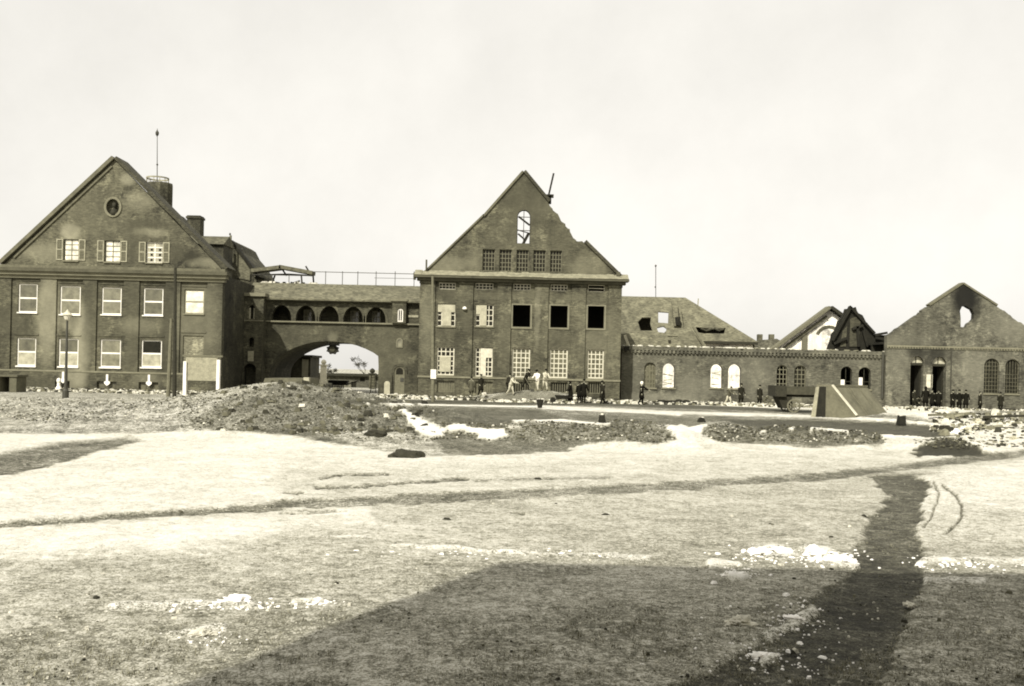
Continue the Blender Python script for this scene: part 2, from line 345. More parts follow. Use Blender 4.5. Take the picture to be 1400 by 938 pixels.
LINE = [
    ([(672, 549), (700, 541), (748, 540), (772, 548)], .40, .2, 6, 4),
    ([(500, 552), (735, 556)], .95, .2, 1.0, 1.2),
    ([(735, 556), (850, 562), (1000, 566), (1150, 571), (1240, 576), (1300, 583), (1340, 598)], .86, .45, 2.1, 2.2),
    ([(742, 557), (850, 561), (930, 566)], .88, .4, 2.4, 2.4),
    ([(930, 584), (945, 592), (958, 585)], .92, .2, 4, 4),
    ([(480, 548), (800, 552), (1000, 558), (1130, 564)], .22, .12, 2.3, 1.2),
    ([(700, 576), (768, 575), (835, 581)], .95, .15, 1.3, 1.4),
    ([(912, 584), (940, 588), (965, 583)], .98, .12, 2.6, 2),
    ([(1040, 591), (1060, 590), (1085, 585)], .95, .08, 1.4, 1), ([(1110, 586), (1160, 590)], .95, .08, 1.4, 1), ([(1205, 597), (1260, 598)], .95, .1, 2.2, 1.2),
    ([(-300, 742), (0, 720), (150, 708), (300, 697), (420, 689), (560, 681), (700, 673), (850, 667), (1000, 660), (1150, 649), (1250, 637), (1330, 627), (1420, 618), (1600, 600)], .36, .36, 4.6, 3.5),
    ([(420, 690), (560, 684), (700, 678), (850, 670), (1000, 662)], .40, .4, 4.4, 5),
    ([(1276, 660), (1283, 674), (1282, 688), (1274, 706), (1264, 722)], .36, .3, 1.3, 2, .15), ([(1288, 664), (1306, 679), (1315, 692), (1315, 706), (1307, 719), (1294, 730)], .36, .3, 1.6, 2.2, .15), ([(1195, 655), (1206, 664), (1214, 676)], .3, .3, 1.8, 2, .2),
    ([(428, 668), (480, 668), (560, 662), (640, 656)], .26, .4, 2.1, 2), ([(385, 674), (408, 676)], .3, .3, 2, 1.6), ([(440, 656), (470, 650), (530, 650)], .32, .45, 1.8, 1.8),
    ([(650, 658), (760, 655), (830, 652)], .5, .4, 2, 3), ([(380, 702), (470, 700)], .42, .45, 2, 2.5), ([(700, 700), (716, 702)], .3, .2, 1.6, 1.4),
    ([(540, 748), (600, 750), (690, 756), (800, 761), (890, 764)], .86, .6, 1.8, 3), ([(440, 735), (500, 737)], .9, .5, 1.6, 3),
    ([(150, 830), (250, 826), (345, 826)], .8, .6, 4, 8), ([(400, 824), (440, 822)], .95, .4, 3, 3), ([(230, 870), (300, 860)], .8, .6, 4, 8),
    ([(1034, 752), (1068, 751)], .86, .7, 4, 6), ([(1050, 761), (1092, 760)], .82, .7, 3.5, 6), ([(1104, 752), (1132, 756)], .88, .7, 5, 6), ([(1128, 764), (1165, 773)], .86, .7, 4, 6), ([(970, 770), (1010, 772)], .95, .4, 4, 4),
    ([(1255, 766), (1330, 764), (1420, 769)], .82, .6, 4, 6), ([(1262, 792), (1340, 794)], .8, .6, 3, 5),
    ([(1000, 788), (1018, 790)], 1.0, .2, 5, 3), ([(1050, 870), (1090, 848), (1110, 835)], .72, .6, 7, 9), ([(1040, 905), (1060, 898)], .75, .6, 5, 7),
]
def tone_np(px, py, X, Y):
    jx = fbm(X, Y, .7, 4, 51) * 30 + fbm(X, Y, 3.5, 3, 53) * 16; jy = fbm(X, Y, .7, 4, 57) * 7.0 + fbm(X, Y, 3.5, 3, 59) * 6.0
    sc = np.clip((py - 540) / 90, .22, 1.6); jx = jx * np.clip(sc, .3, 1.2); jy = jy * sc
    X2, Y2 = px + jx, py + jy
    tone = np.full(px.shape, .63); amp = np.full(px.shape, .27)
    def blend(k, t, a):
        nonlocal tone, amp
        tone = tone * (1 - k) + t * k; amp = amp * (1 - k) + a * k
    for poly, t, a, fe in POLY:
        xs = [p[0] for p in poly]; ys = [p[1] for p in poly]
        sel = (X2 > min(xs) - fe) & (X2 < max(xs) + fe) & (Y2 > min(ys) - fe) & (Y2 < max(ys) + fe)
        if not sel.any(): continue
        k = np.zeros(px.shape); a2, b2 = X2[sel], Y2[sel]
        d = seg_dist(a2, b2, poly, True); ins = in_poly(a2, b2, poly); sd = np.where(ins, d, -d)
        k[sel] = sstep(-fe / 2, fe / 2, sd); blend(k, t, a)
    for pts, t, a, wd, fe, *jk in LINE:
        xs = [p[0] for p in pts]; ys = [p[1] for p in pts]; m = wd + fe
        jk = jk[0] if jk else .62; L1, L2_ = px + jx * jk, py + jy * jk; sel = (L1 > min(xs) - m) & (L1 < max(xs) + m) & (L2_ > min(ys) - m) & (L2_ < max(ys) + m)
        if not sel.any(): continue
        k = np.zeros(px.shape); k[sel] = 1 - sstep(wd - fe / 2, wd + fe / 2, seg_dist(L1[sel], L2_[sel], pts, False)); blend(k, t, a)
    n_ = fbm(X, Y, .9, 5, 71) * .7 + fbm(X * .8 + Y * .6, Y * .9 - X * .5, 2.6, 4, 77) * .9 + fbm(X, Y, 7.0, 3, 79) * .7
    return tone + amp * n_ * .75, amp
def build_ground():
    rows = [-300, -120, -60, -30, -15, -8, -4, -1, 1.5, 3.5, 5, 6]
    inv = np.linspace(1 / 6.6, 1 / 45, 430); rows += list(1 / inv); rows += list(np.arange(45.2, 92, .24)); rows += [93, 96, 100, 106, 114, 125, 150, 200, 300, 500, 900, 1600, 3000]
    rows = np.array(rows); tc = np.linspace(-.62, .62, 820)
    ext = np.array([4, 15, 50, 150, 500, 1500, 3000.])
    Wd = np.maximum(rows, 8)[:, None]
    X = np.concatenate([-(.62 * Wd + ext[::-1][None, :]), Wd * tc[None, :], .62 * Wd + ext[None, :]], axis=1)
    Y = np.repeat(rows[:, None], X.shape[1], 1)
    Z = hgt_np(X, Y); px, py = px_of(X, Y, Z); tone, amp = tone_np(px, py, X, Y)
    Z = np.where((Y > 100) & (Y < 5000), .12, Z)
    # the path is trodden down, snow stands a little proud
    vis = (Y > 5) & (Y < 60); Z = Z + np.where(vis, (np.clip(tone, 0, 1) - .55) * .11, 0)
    far = (Y < 5) | (Y > 90); tone = np.where(far, .62, tone); amp = np.where(far, .3, amp)
    nr, nc = X.shape; v = np.stack([X, Y, Z], -1).reshape(-1, 3)
    i = (np.arange(nr - 1)[:, None] * nc + np.arange(nc - 1)[None, :]).reshape(-1)
    f = np.stack([i, i + 1, i + nc + 1, i + nc], -1)
    me = bpy.data.meshes.new('ground'); me.vertices.add(len(v)); me.vertices.foreach_set('co', v.reshape(-1).astype(np.float32))
    me.loops.add(f.size); me.loops.foreach_set('vertex_index', f.reshape(-1).astype(np.int32)); me.polygons.add(len(f))
    me.polygons.foreach_set('loop_start', np.arange(0, f.size, 4, dtype=np.int32)); me.polygons.foreach_set('loop_total', np.full(len(f), 4, np.int32))
    me.update(calc_edges=True); me.polygons.foreach_set('use_smooth', np.ones(len(f), bool))
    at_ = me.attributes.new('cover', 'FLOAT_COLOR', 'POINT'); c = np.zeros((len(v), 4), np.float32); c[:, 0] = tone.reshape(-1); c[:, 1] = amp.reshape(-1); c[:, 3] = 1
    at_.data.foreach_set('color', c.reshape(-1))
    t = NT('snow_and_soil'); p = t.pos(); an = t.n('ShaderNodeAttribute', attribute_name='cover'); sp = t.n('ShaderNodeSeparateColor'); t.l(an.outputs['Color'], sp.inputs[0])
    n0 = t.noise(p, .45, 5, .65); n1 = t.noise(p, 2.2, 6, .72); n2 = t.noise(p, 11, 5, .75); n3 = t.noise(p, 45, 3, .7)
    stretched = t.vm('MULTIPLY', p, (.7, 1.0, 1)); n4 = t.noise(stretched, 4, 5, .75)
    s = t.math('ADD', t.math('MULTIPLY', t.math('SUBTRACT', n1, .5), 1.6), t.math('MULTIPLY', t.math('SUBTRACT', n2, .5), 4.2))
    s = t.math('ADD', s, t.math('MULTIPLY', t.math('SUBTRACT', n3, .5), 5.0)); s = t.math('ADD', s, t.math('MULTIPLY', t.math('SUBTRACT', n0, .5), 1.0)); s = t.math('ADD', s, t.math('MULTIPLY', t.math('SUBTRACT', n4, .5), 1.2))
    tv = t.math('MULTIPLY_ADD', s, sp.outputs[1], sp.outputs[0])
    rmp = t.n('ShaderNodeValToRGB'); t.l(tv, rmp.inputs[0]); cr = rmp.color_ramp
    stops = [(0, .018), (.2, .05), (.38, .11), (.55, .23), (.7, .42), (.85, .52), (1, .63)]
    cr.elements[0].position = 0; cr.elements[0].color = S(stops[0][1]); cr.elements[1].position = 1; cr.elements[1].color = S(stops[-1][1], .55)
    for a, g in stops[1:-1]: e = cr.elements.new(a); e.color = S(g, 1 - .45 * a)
    t.l(rmp.outputs[0], t.b.inputs['Base Color']); t.b.inputs['Roughness'].default_value = .9
    t.bump(t.math('ADD', t.math('MULTIPLY', n2, .7), t.math('MULTIPLY', n3, .35)), .55, .05)
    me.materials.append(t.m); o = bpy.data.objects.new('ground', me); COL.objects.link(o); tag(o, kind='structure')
build_ground()

# ------------------------------------------------------------------ window maker
def window(parent, r, D, nx, nz, frame, glass, arch=False, bar=.05, edge=.09, inset=.16, sill=None, skip=None, label=None, sill_h=.12, name='window'):
    x0, x1, z0, z1 = r; y0, y1 = D + inset, D + inset + .07; b = MB(); rad = (x1 - x0) / 2; xc = (x0 + x1) / 2
    def top(x): return z1 if not arch else z1 - rad + math.sqrt(max(rad * rad - (x - xc) ** 2, 0))
    if arch:
        o = arch_pts(x0 - .02, x1 + .02, z0 - .02, z1 + .02); i = arch_pts(x0 + edge, x1 - edge, z0 + edge, z1 - edge)
        b.prism(o, [i], y0, y1)
    else: b.prism(rc((x0 - .02, x1 + .02, z0 - .02, z1 + .02)), [rc((x0 + edge, x1 - edge, z0 + edge, z1 - edge))], y0, y1)
    for k in range(1, nx):
        x = x0 + (x1 - x0) * k / nx
        if skip and skip('v', k): continue
        b.box(x - bar / 2, x + bar / 2, y0 + .01, y1 - .008, z0 + edge * .5, top(x) - edge * .5)
    for k in range(1, nz):
        z = z0 + (z1 - z0) * k / nz; hw = rad
        if arch and z > z1 - rad: hw = math.sqrt(max(rad * rad - (z - z1 + rad) ** 2, 0))
        if skip and skip('h', k): continue
        b.box(xc - hw + edge * .5, xc + hw - edge * .5, y0 + .014, y1 - .004, z - bar / 2, z + bar / 2)
    w = b.build(name, frame, parent, label=label)
    if glass:
        g = MB(); pts = arch_pts(x0, x1, z0, z1) if arch else rc(r); g.prism(pts, [], y0 + .03, y0 + .045); g.build('pane', glass, w)
    if sill:
        s = MB(); s.box(x0 - .06, x1 + .06, D - .1, D + .2, z0 - sill_h, z0 - .003); s.build('sill', sill, w)
    return w
_build = MB.build
def _b2(self, name, mats, parent=None, smooth=False, **props):
    o = _build(self, name, mats, None, smooth, **props)
    if parent is not None:
        o.parent = parent; o.matrix_parent_inverse = Matrix.Translation(-parent.location) if parent.type == 'EMPTY' else Matrix.Identity(4)
    return o
MB.build = _b2

def slope_bar(b, p0, p1, D, y0, y1, th):     # a coping slab lying on a gable edge (pixel ends)
    a, c = q(*p0, D), q(*p1, D); dx, dz = c[0] - a[0], c[1] - a[1]; L = math.hypot(dx, dz); nx, nz = -dz / L, dx / L
    if nz < 0: nx, nz = -nx, -nz
    b.prism([(a[0] - nx * .02, a[1] - nz * .02), (c[0] - nx * .02, c[1] - nz * .02), (c[0] + nx * th, c[1] + nz * th), (a[0] + nx * th, a[1] + nz * th)], [], y0, y1)

# ================================================================== LEFT: administration building
D = 84.0; T = .5
ob = empty('gabled_building', (at(155, 540, D).x, D, .1), 'left gabled brick building with white sash windows, shutters and a round bust niche', 'building')
XL, XR = q(-15, 450, D)[0], q(304, 450, D)[0]; ZE = q(155, 373, D)[1]; ZP = q(150, 510, D)[1]; Z0 = -.6
up = [(25, 51, 388, 427), (82, 110, 391, 430), (139, 166, 393, 430), (196, 223, 394, 431), (252, 279, 396, 429)]
lo = [(23, 49, 462, 500), (80, 107, 463, 501), (137, 165, 464, 502), (193, 221, 465, 502), (250, 278, 459, 500)]
bs = [(77, 96, 521, 541), (134, 160, 522, 538), (191, 217, 523, 538)]
UP = [rect(*w, D) for w in up]; LO = [rect(*w, D) for w in lo]; BS = [rect(*w, D) for w in bs]
def sp(px, py, rx, rz, g, st, soft=.5): X, Z = q(px, py, D); k = D / F; return (X, Z, rx * k, rz * k, g, st, soft)
M['facadeL'] = wall_mat('stained_brick', 0.062, 0.37, [sp(66, 430, 15, 60, .22, .7), sp(112, 470, 12, 50, .24, .75, .4), sp(95, 440, 12, 12, .2, .6), sp(270, 440, 30, 60, .155, .6), sp(100, 515, 16, 20, .24, .6),
    sp(20, 440, 30, 22, .06, .6), sp(125, 440, 10, 70, .062, .6), sp(182, 450, 9, 70, .07, .5), sp(228, 455, 9, 60, .05, .7), sp(165, 380, 70, 6, .065, .5), sp(190, 445, 28, 10, .16, .5), sp(52, 525, 40, 12, .06, .4), sp(200, 520, 20, 14, .15, .5)])
M['gableL'] = wall_mat('stained_gable_render', 0.082, 0.37, [sp(97, 318, 13, 12, .24, .8, .35), sp(60, 345, 34, 12, .19, .6), sp(205, 318, 22, 6, .19, .6), sp(175, 246, 10, 8, .24, .6), sp(205, 308, 34, 6, .05, .6), sp(240, 345, 16, 10, .05, .6),
    sp(262, 351, 11, 7, .03, .8), sp(185, 330, 16, 30, .07, .5), sp(130, 300, 40, 30, .10, .4), sp(190, 275, 20, 12, .2, .45), sp(285, 360, 25, 6, .2, .5)])
b = MB(); b.prism([(XL, Z0), (XR, Z0), (XR, ZE), (XL, ZE)], [rc(r) for r in UP + LO + BS], D, D + T)
b.box(XL, XL + .5, D + T, D + 15, Z0, ZE); b.box(XL, XR - .003, D + 15, D + 15.5, Z0, ZE)
b.build('wall', M['facadeL'], ob)
b = MB(); b.box(XR - .5, XR - .003, D + T, D + 14.99, Z0, ZE); b.build('side_wall', wall_mat('shade_darkened_brick', .035, .3), ob, label='side wall with shade darkened into its brick')  # brick colour darkened to deepen the shade on this side
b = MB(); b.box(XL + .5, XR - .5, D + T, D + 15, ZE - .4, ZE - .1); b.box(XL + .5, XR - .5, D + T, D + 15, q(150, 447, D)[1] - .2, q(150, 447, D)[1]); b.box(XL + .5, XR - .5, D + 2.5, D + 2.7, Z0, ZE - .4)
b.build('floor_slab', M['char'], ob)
for x0, x1 in ((-15, 15), (55, 77), (113, 132), (169, 190), (226, 246), (283, 304)):
    b = MB(); b.box(q(x0, 450, D)[0] + (.01 if x0 == -15 else 0), q(x1, 450, D)[0] - (.012 if x1 == 304 else 0), D - .14, D + .05, ZP, q(150, 381, D)[1]); b.build('pilaster', M['facadeL'], ob)
b = MB(); b.prism([(XL + .02, Z0 + .02), (XR - .02, Z0 + .02), (XR - .02, ZP), (XL + .02, ZP)], [rc((r[0] - .03, r[1] + .03, r[2] - .03, r[3] + .03)) for r in BS], D - .2, D + .03); b.build('plinth', M['facadeL'], ob)
b = MB(); b.box(XL - .02, XR + .03, D - .24, D + .02, ZP + .002, ZP + .14); b.build('string_course', M['trim'], ob)
b = MB(); b.box(XL - .1, XR + .16, D - .26, D + .3, ZE - .62, ZE - .34); b.box(XL - .2, XR + .34, D - .5, D + .35, ZE - .34, ZE - .06); b.build('cornice', M['trim'], ob)
b = MB(); b.box(XL - .25, XR + .5, D - .72, D + .4, ZE - .06, ZE + .22); b.build('gutter', M['trimdark'], ob)
# gable
ap = q(157, 219, D); gl = q(8, 359, D); gr = q(301, 366, D); AT = [rect(*w, D) for w in ((87, 107, 327, 356), (143, 164, 329, 358), (200, 222, 331, 359))]
oc = q(154.5, 283, D); orr = .70; circ = [(oc[0] + orr * .85 * math.cos(k * math.pi / 10), oc[1] + orr * 1.02 * math.sin(k * math.pi / 10)) for k in range(20)]
b = MB(); b.prism([(gl[0] - .6, ZE + .22), (gr[0] + .3, ZE + .22), (gr[0], gr[1]), ap, gl], [rc(r) for r in AT] + [circ], D + .02, D + .42); b.build('gable_wall', M['gableL'], ob)
b = MB(); slope_bar(b, (2, 361), (157, 217), D, D - .25, D + .5, .28); slope_bar(b, (20, 353), (154, 228), D, D - .1, D + .1, .12); b.build('coping', M['coping'], ob)
b = MB(); slope_bar(b, (157, 217), (309, 369), D, D - .18, D + 2.4, .26); b.build('roof_verge', M['tiledark'], ob)
b = MB(); b.box(gl[0] - 1.2, gr[0] + .6, D - .6, D + .1, ZE + .222, ZE + .46); b.build('eaves_ledge', M['coping'], ob)
b = MB(); o_ = [(oc[0] + (orr * .85 + .16) * math.cos(k * math.pi / 10), oc[1] + (orr * 1.02 + .16) * math.sin(k * math.pi / 10)) for k in range(20)]
i_ = [(oc[0] + (orr * .85 - .03) * math.cos(k * math.pi / 10), oc[1] + (orr * 1.02 - .03) * math.sin(k * math.pi / 10)) for k in range(20)]
b.prism(o_, [i_], D - .08, D + .1); oculus = b.build('niche_frame', M['trim'], ob)
b = MB(); b.prism([(oc[0] - .9, oc[1] - 1), (oc[0] + .9, oc[1] - 1), (oc[0] + .9, oc[1] + 1), (oc[0] - .9, oc[1] + 1)], [], D + .38, D + .5); b.build('niche_back', M['tile'], oculus)
b = MB(); b.lathe((oc[0] + .05, D + .18, oc[1] - .72), [(.02, 0), (.32, .02), (.34, .25), (.26, .48), (.1, .58), (.1, .68), (.17, .74), (.2, .9), (.17, 1.06), (.06, 1.14)], 12); b.build('bust', M['wooddark'], oculus, smooth=True)
for k, r in enumerate(AT):
    window(ob, r, D, 2, 4, M['wood'] if k < 2 else M['white'], M['glasswhite'] if k < 2 else M['glasspale'], bar=.07, edge=.06, sill=M['trim'], label='right attic window with several broken panes' if k == 2 else None)
    if k == 2:
        for (i, j) in ((0, 1), (0, 2), (1, 2), (1, 1), (1, 0), (0, 0)):
            x = r[0] + (.18 + .52 * i) * (r[1] - r[0]) + .05; z = r[2] + (.08 + .25 * j) * (r[3] - r[2]); bb = MB(); bb.box(x, x + .2, D + .183, D + .189, z, z + .2); bb.build('broken_pane', M['glassdark'], ob)
    for s in (-1, 1):
        xa, xb = (r[0] - .62, r[0] - .05) if s < 0 else (r[1] + .05, r[1] + .62); b = MB(); zm = (r[2] + r[3]) / 2
        b.prism(rc((xa, xb, r[2], r[3])), [rc((xa + .09, xb - .09, r[2] + .1, zm - .05)), rc((xa + .09, xb - .09, zm + .05, r[3] - .1))], D - .05, D + .01)
        sh = b.build('shutter', M['woodpale'], ob); b = MB()
        for n in range(11):
            z = r[2] + .14 + n * (r[3] - r[2] - .26) / 11; b.box(xa + .08, xb - .08, D - .028, D - .008, z, z + .1)
        b.build('louvre', M['wood'], sh)
UPg = ['glassmid', 'glassgrey', 'glassgrey', 'glassmid', 'glasswhite']; LOg = ['glassmid', 'glassmid', 'glassgrey', 'glassdark']
for r, g in zip(UP, UPg): window(ob, r, D, 1, 2, M['white'] if g != 'glasswhite' else M['woodpale'], M[g], bar=.13, edge=.1, inset=.1, sill=M['trim'] if g == 'glasswhite' else M['white'], sill_h=.1)
for k, (r, g) in enumerate(zip(LO, LOg)):
    w = window(ob, r, D, 1, 2, M['white'], M[g], bar=.13, edge=.1, inset=.1, sill=M['white'], sill_h=.12)
    if k in (0, 1, 3): bb = MB(); bb.box(r[0] + .1, r[1] - .1, D + .118, D + .124, r[2] + .1, (r[2] + r[3]) / 2 - .07); bb.build('lower_blind', M['glasspale'], w)
b = MB(); r = LO[4]; b.box(r[0] - .02, r[1] + .02, D + .1, D + .3, r[2] - .02, r[3] + .02); b.build('bricked_up_window', wall_mat('grey_infill', .17, .2), ob)
for k, (a, c) in enumerate(zip(UP, LO)):     # narrow raised surrounds over each window
    for r in (a, c):
        b = MB(); b.box(r[0] - .2, r[1] + .2, D - .06, D + .02, r[3] + .24, r[3] + .34); b.build('window_head', M['facadeL'], ob)
for k, r in enumerate(BS): window(ob, r, D - .1, 3, 1, M['trimdark'], M['glassdark'] if k == 0 else M['glassmid'], bar=.04, edge=.06, inset=.12, name='basement_window')
for px, py in ((88, 516), (148, 519.5), (205, 520)):        # white arrows painted on the plinth, pointing to the cellar windows
    X, Z = q(px, py, D); b = MB(); b.prism([(X - .09, Z + .48), (X - .09, Z - .1), (X - .24, Z - .14), (X - .24, Z - .3), (X, Z - .5), (X + .24, Z - .3), (X + .24, Z - .14), (X + .09, Z - .1), (X + .09, Z + .48)], [], D - .262, D - .19)
    b.build('painted_arrow', M['white'], ob)
# chimneys and dormer behind the gable
cx = at(218, 300, D + 9); cw = at(236, 260, D + 9).x - cx.x
b = MB(); b.lathe((cx.x, D + 9, ZE - .3), [(cw, 0), (cw, at(218, 253, D + 9).z - ZE + .3), (cw * .97, at(218, 251, D + 9).z - ZE + .3)], 10); ch = b.build('chimney', M['chimney'], ob)
zt = at(216, 251, D + 9).z
b = MB(); cxx = at(215.5, 250, D + 9).x; ro = cw * .88
ring = lambda r, n=20: [(cxx + r * math.cos(2 * math.pi * k / n), D + 9 + r * math.sin(2 * math.pi * k / n)) for k in range(n)]
b.prism(ring(ro), [ring(ro - .08)], zt + .42, zt + .55, fmap=lambda a, c, y: (a, c, y))
for k in range(12): a = k * math.pi / 6; b.bar((cxx + (ro - .04) * math.cos(a), D + 9 + (ro - .04) * math.sin(a), zt - .05), (cxx + (ro - .04) * math.cos(a), D + 9 + (ro - .04) * math.sin(a), zt + .43), .05, .05)
b.build('crown_ring', M['woodpale'], ch)
b = MB(); p0, p1 = at(215, 250, D + 9), at(215, 179, D + 9); b.tube([p0 - Vector((0, 0, .5)), p1], [.05, .028], 6)
b.lathe((p1.x, p1.y, p1.z - .55), [(.02, 0), (.16, .22), (.17, .4), (.04, .62), (.01, .8)], 8); pk = at(215, 225, D + 9); b.lathe((pk.x, pk.y, pk.z - .12), [(.02, 0), (.11, .1), (.02, .24)], 8); b.build('finial_mast', M['iron'], ch)
b = MB(); b.prism([q(224, 380, D + 10), q(272, 380, D + 10), q(257, 319, D + 10), q(255, 303, D + 10), q(247, 295, D + 10), q(236, 289, D + 10), q(228, 280, D + 10)], [], D + 10, D + 11); b.build('chimney_shoulder', M['chimney'], ob)
r = rect(258, 276, 296, 380, D + 10.5); b = MB(); b.box(r[0], r[1], D + 9.8, D + 11, r[2], r[3]); b.box(r[0] - .08, r[1] + .08, D + 9.7, D + 11.1, r[3] - .3, r[3] - .1); b.box(r[0] + .4, r[1] - .4, D + 9.77, D + 9.9, r[3] - 1.6, r[3] - .5); b.build('chimney', M['chimney'], ob)
E = D + 7; r = rect(262, 305, 334, 392, E); zr = q(284, 320, E)[1]; b = MB(); b.box(r[0] - .6, r[1], E, E + 3, r[2], r[3]); dm = b.build('dormer', M['chimney'], ob)
b = MB(); b.add([(r[0] - .7, E - .3, r[3]), (r[1] + .1, E - .3, r[3]), (r[1] + .1, E + 1.5, zr), (r[0] - .7, E + 1.5, zr), (r[1] + .1, E + 3.3, r[3]), (r[0] - .7, E + 3.3, r[3])], [(0, 1, 2, 3), (3, 2, 4, 5), (0, 3, 5), (1, 4, 2), (0, 5, 4, 1)]); b.build('dormer_roof', M['tile'], dm)

# ruined wing behind
E = 99.0; ob = empty('ruined_wing', (at(328, 520, E).x, E, .1), 'dark burnt wing with a sloping verge behind the left building and the bridge', 'building')
b = MB(); b.prism([q(308, 545, E), q(346, 545, E), q(346, 372, E), q(336, 356, E), q(324, 342, E), q(318, 330, E), q(312, 326, E), q(308, 331, E)], [rect_ for rect_ in [rc(rect(330, 333, 363, 370, E))]], E, E + 9); b.build('wall', M['chimney'], ob)
b = MB(); b.prism([q(324, 380, E), q(343, 384, E), q(343, 370, E), q(334, 356, E), q(325, 345, E)], [], E - .12, E + .02); b.build('light_gable', M['tile'], ob)
b = MB(); slope_bar(b, (316, 331), (348, 372), E, E - .5, E + .3, .25); b.build('verge_board', M['charred'], ob)
for x, y0, y1 in ((310, 332, 392), (315, 322, 392)): r = rect(x - 1.2, x + 1.2, y0, y1, E - 1); b = MB(); b.box(r[0], r[1], E - 1.2, E - 1, r[2], r[3]); b.build('post', M['wood'], ob)
for x, y0, y1 in ((314.5, 320, 332), (331, 341, 354)): a, c = at(x, y0, E), at(x, y1, E); b = MB(); b.tube([c, a], .04, 5); b.lathe((a.x, a.y, a.z - .12), [(.03, 0), (.12, .1), (.03, .24)], 8); b.build('finial', M['iron'], ob)

# ================================================================== BRIDGE BUILDING over the passage
D = 92.0; BD = 9.0
ob = empty('arched_bridge', (at(445, 540, D).x, D, .1), 'brick bridge building with a wide arch and five round-topped arcade openings', 'building')
XL, XR = q(305, 450, D)[0], q(574, 450, D)[0]; ZR = q(445, 409.5, D)[1]; ZF = q(450, 442, D)[1]
def sp(px, py, rx, rz, g, st, soft=.5): X, Z = q(px, py, D); k = D / F; return (X, Z, rx * k, rz * k, g, st, soft)
M['bridge'] = wall_mat('bridge_brick', 0.052, .28, [sp(450, 452, 16, 14, .06, .5), sp(530, 480, 30, 40, .105, .5), sp(455, 460, 6, 6, .16, .5), sp(400, 460, 30, 20, .07, .4)])
archpx = [(518, 560), (517.5, 500), (517, 487), (511, 482.5), (500, 477), (488, 472.5), (474, 469), (460, 467), (446, 466.5), (430, 467.5), (415, 471), (402, 475.5), (390, 481.5), (380, 488.5), (373, 496), (369, 504), (367.5, 514), (367, 560)]
AP = [q(x, y, D) for x, y in archpx]; AP = [(x, max(z, -.6)) for x, z in AP]; AP[0] = (AP[1][0], -.6); AP[-1] = (AP[-2][0], -.6)
dr = arch_pts(*rect(333, 350, 497, 540, D - 1.2)); dr2 = rect(540, 552, 503, 540, D)
b = MB(); b.prism([(XL, -.6), ] + AP[::-1] + [(XR, -.6), (XR, ZF), (XL, ZF)], [], D, D + BD); b.build('wall', M['bridge'], ob)
ar = [rect(x - 13.5, x + 13.5, 418.5 + (x - 450) * .022, 440.5 + (x - 450) * .022, D) for x in (385, 418, 450, 483, 514)]
hole = lambda r: arch_pts(r[0], r[1], r[2], r[3], 14, r[3] - r[2] - .25)
b = MB(); b.prism([(XL, ZF), (XR, ZF), (XR, ZR), (XL, ZR)], [hole(r) for r in ar], D, D + .55); b.build('arcade_wall', M['bridge'], ob)
for r in ar:
    b = MB(); b.prism(arch_pts(r[0] - .22, r[1] + .22, r[2], r[3] + .22, 14, r[3] - r[2] - .03), [arch_pts(r[0] + .001, r[1] - .001, r[2] + .01, r[3] - .001, 14, r[3] - r[2] - .25)], D - .05, D + .02); b.build('arch_surround', M['bridge'], ob)
    b = MB(); b.box(r[0] - .05, r[1] + .05, D - .14, D + .5, r[2] - .12, r[2] - .003); b.build('sill', M['trim'], ob)
b = MB(); wins = [rect(x - 6, x + 6, 424 + (x - 450) * .022, 442, D + 2.6) for x in (421, 485, 514.5)]
b.prism([(XL, ZF), (XR, ZF), (XR, ZR), (XL, ZR)], [rc(r) for r in wins], D + 2.6, D + 2.9); b.build('gallery_wall', M['facadeL'], ob)
for r in wins: window(ob, r, D + 2.6, 2, 2, M['woodpale'], M['glassgrey'], bar=.09, edge=.1, inset=.02)
b = MB(); b.box(XL, XR, D - .25, D + .3, ZF - .003, ZF + .13); b.build('string_course', M['trim'], ob)
b = MB(); b.box(q(362, 410, D)[0], XR - .02, D - .35, D + .3, ZR - .25, ZR + .02); b.build('eaves_board', M['trimdark'], ob)
zt = q(450, 388.5, D + 3)[1]
b = MB(); e0, e1 = q(330, 410, D)[0], XR + .0
b.add([(e0, D - .6, ZR), (e1, D - .6, ZR), (e1, D + 3, zt), (e0, D + 3, zt), (e1, D + BD, zt - .1), (e0, D + BD, zt - .1), (e0, D - .6, ZR - .15), (e1, D - .6, ZR - .15), (e1, D + BD, ZR - .15), (e0, D + BD, ZR - .15)],
      [(0, 1, 2, 3), (3, 2, 4, 5), (6, 7, 1, 0), (1, 7, 8, 4, 2), (0, 3, 5, 9, 6), (5, 4, 8, 9), (6, 9, 8, 7)]); b.build('roof', M['tile'], ob)
b = MB(); px = [342, 372, 395, 412, 445, 468, 489, 514, 540, 566]     # railing on the roof terrace
for x in px: a = at(x, 388, D + 3.4); b.bar((a.x, a.y, zt - .05), (a.x, a.y, at(x, 371 if x > 430 else 375, D + 3.4).z), .06, .06)
a, c = at(428, 371.5, D + 3.4), at(570, 374.5, D + 3.4); c.z = a.z; b.bar(a, c, .06, .06); a, c = at(345, 375.5, D + 3.4), at(428, 377, D + 3.4); c.z = a.z; b.bar(a, c, .06, .06)
a, c = at(512, 380, D + 3.4), at(566, 381, D + 3.4); b.bar(a, c, .04, .04); b.build('roof_railing', M['iron'], ob)
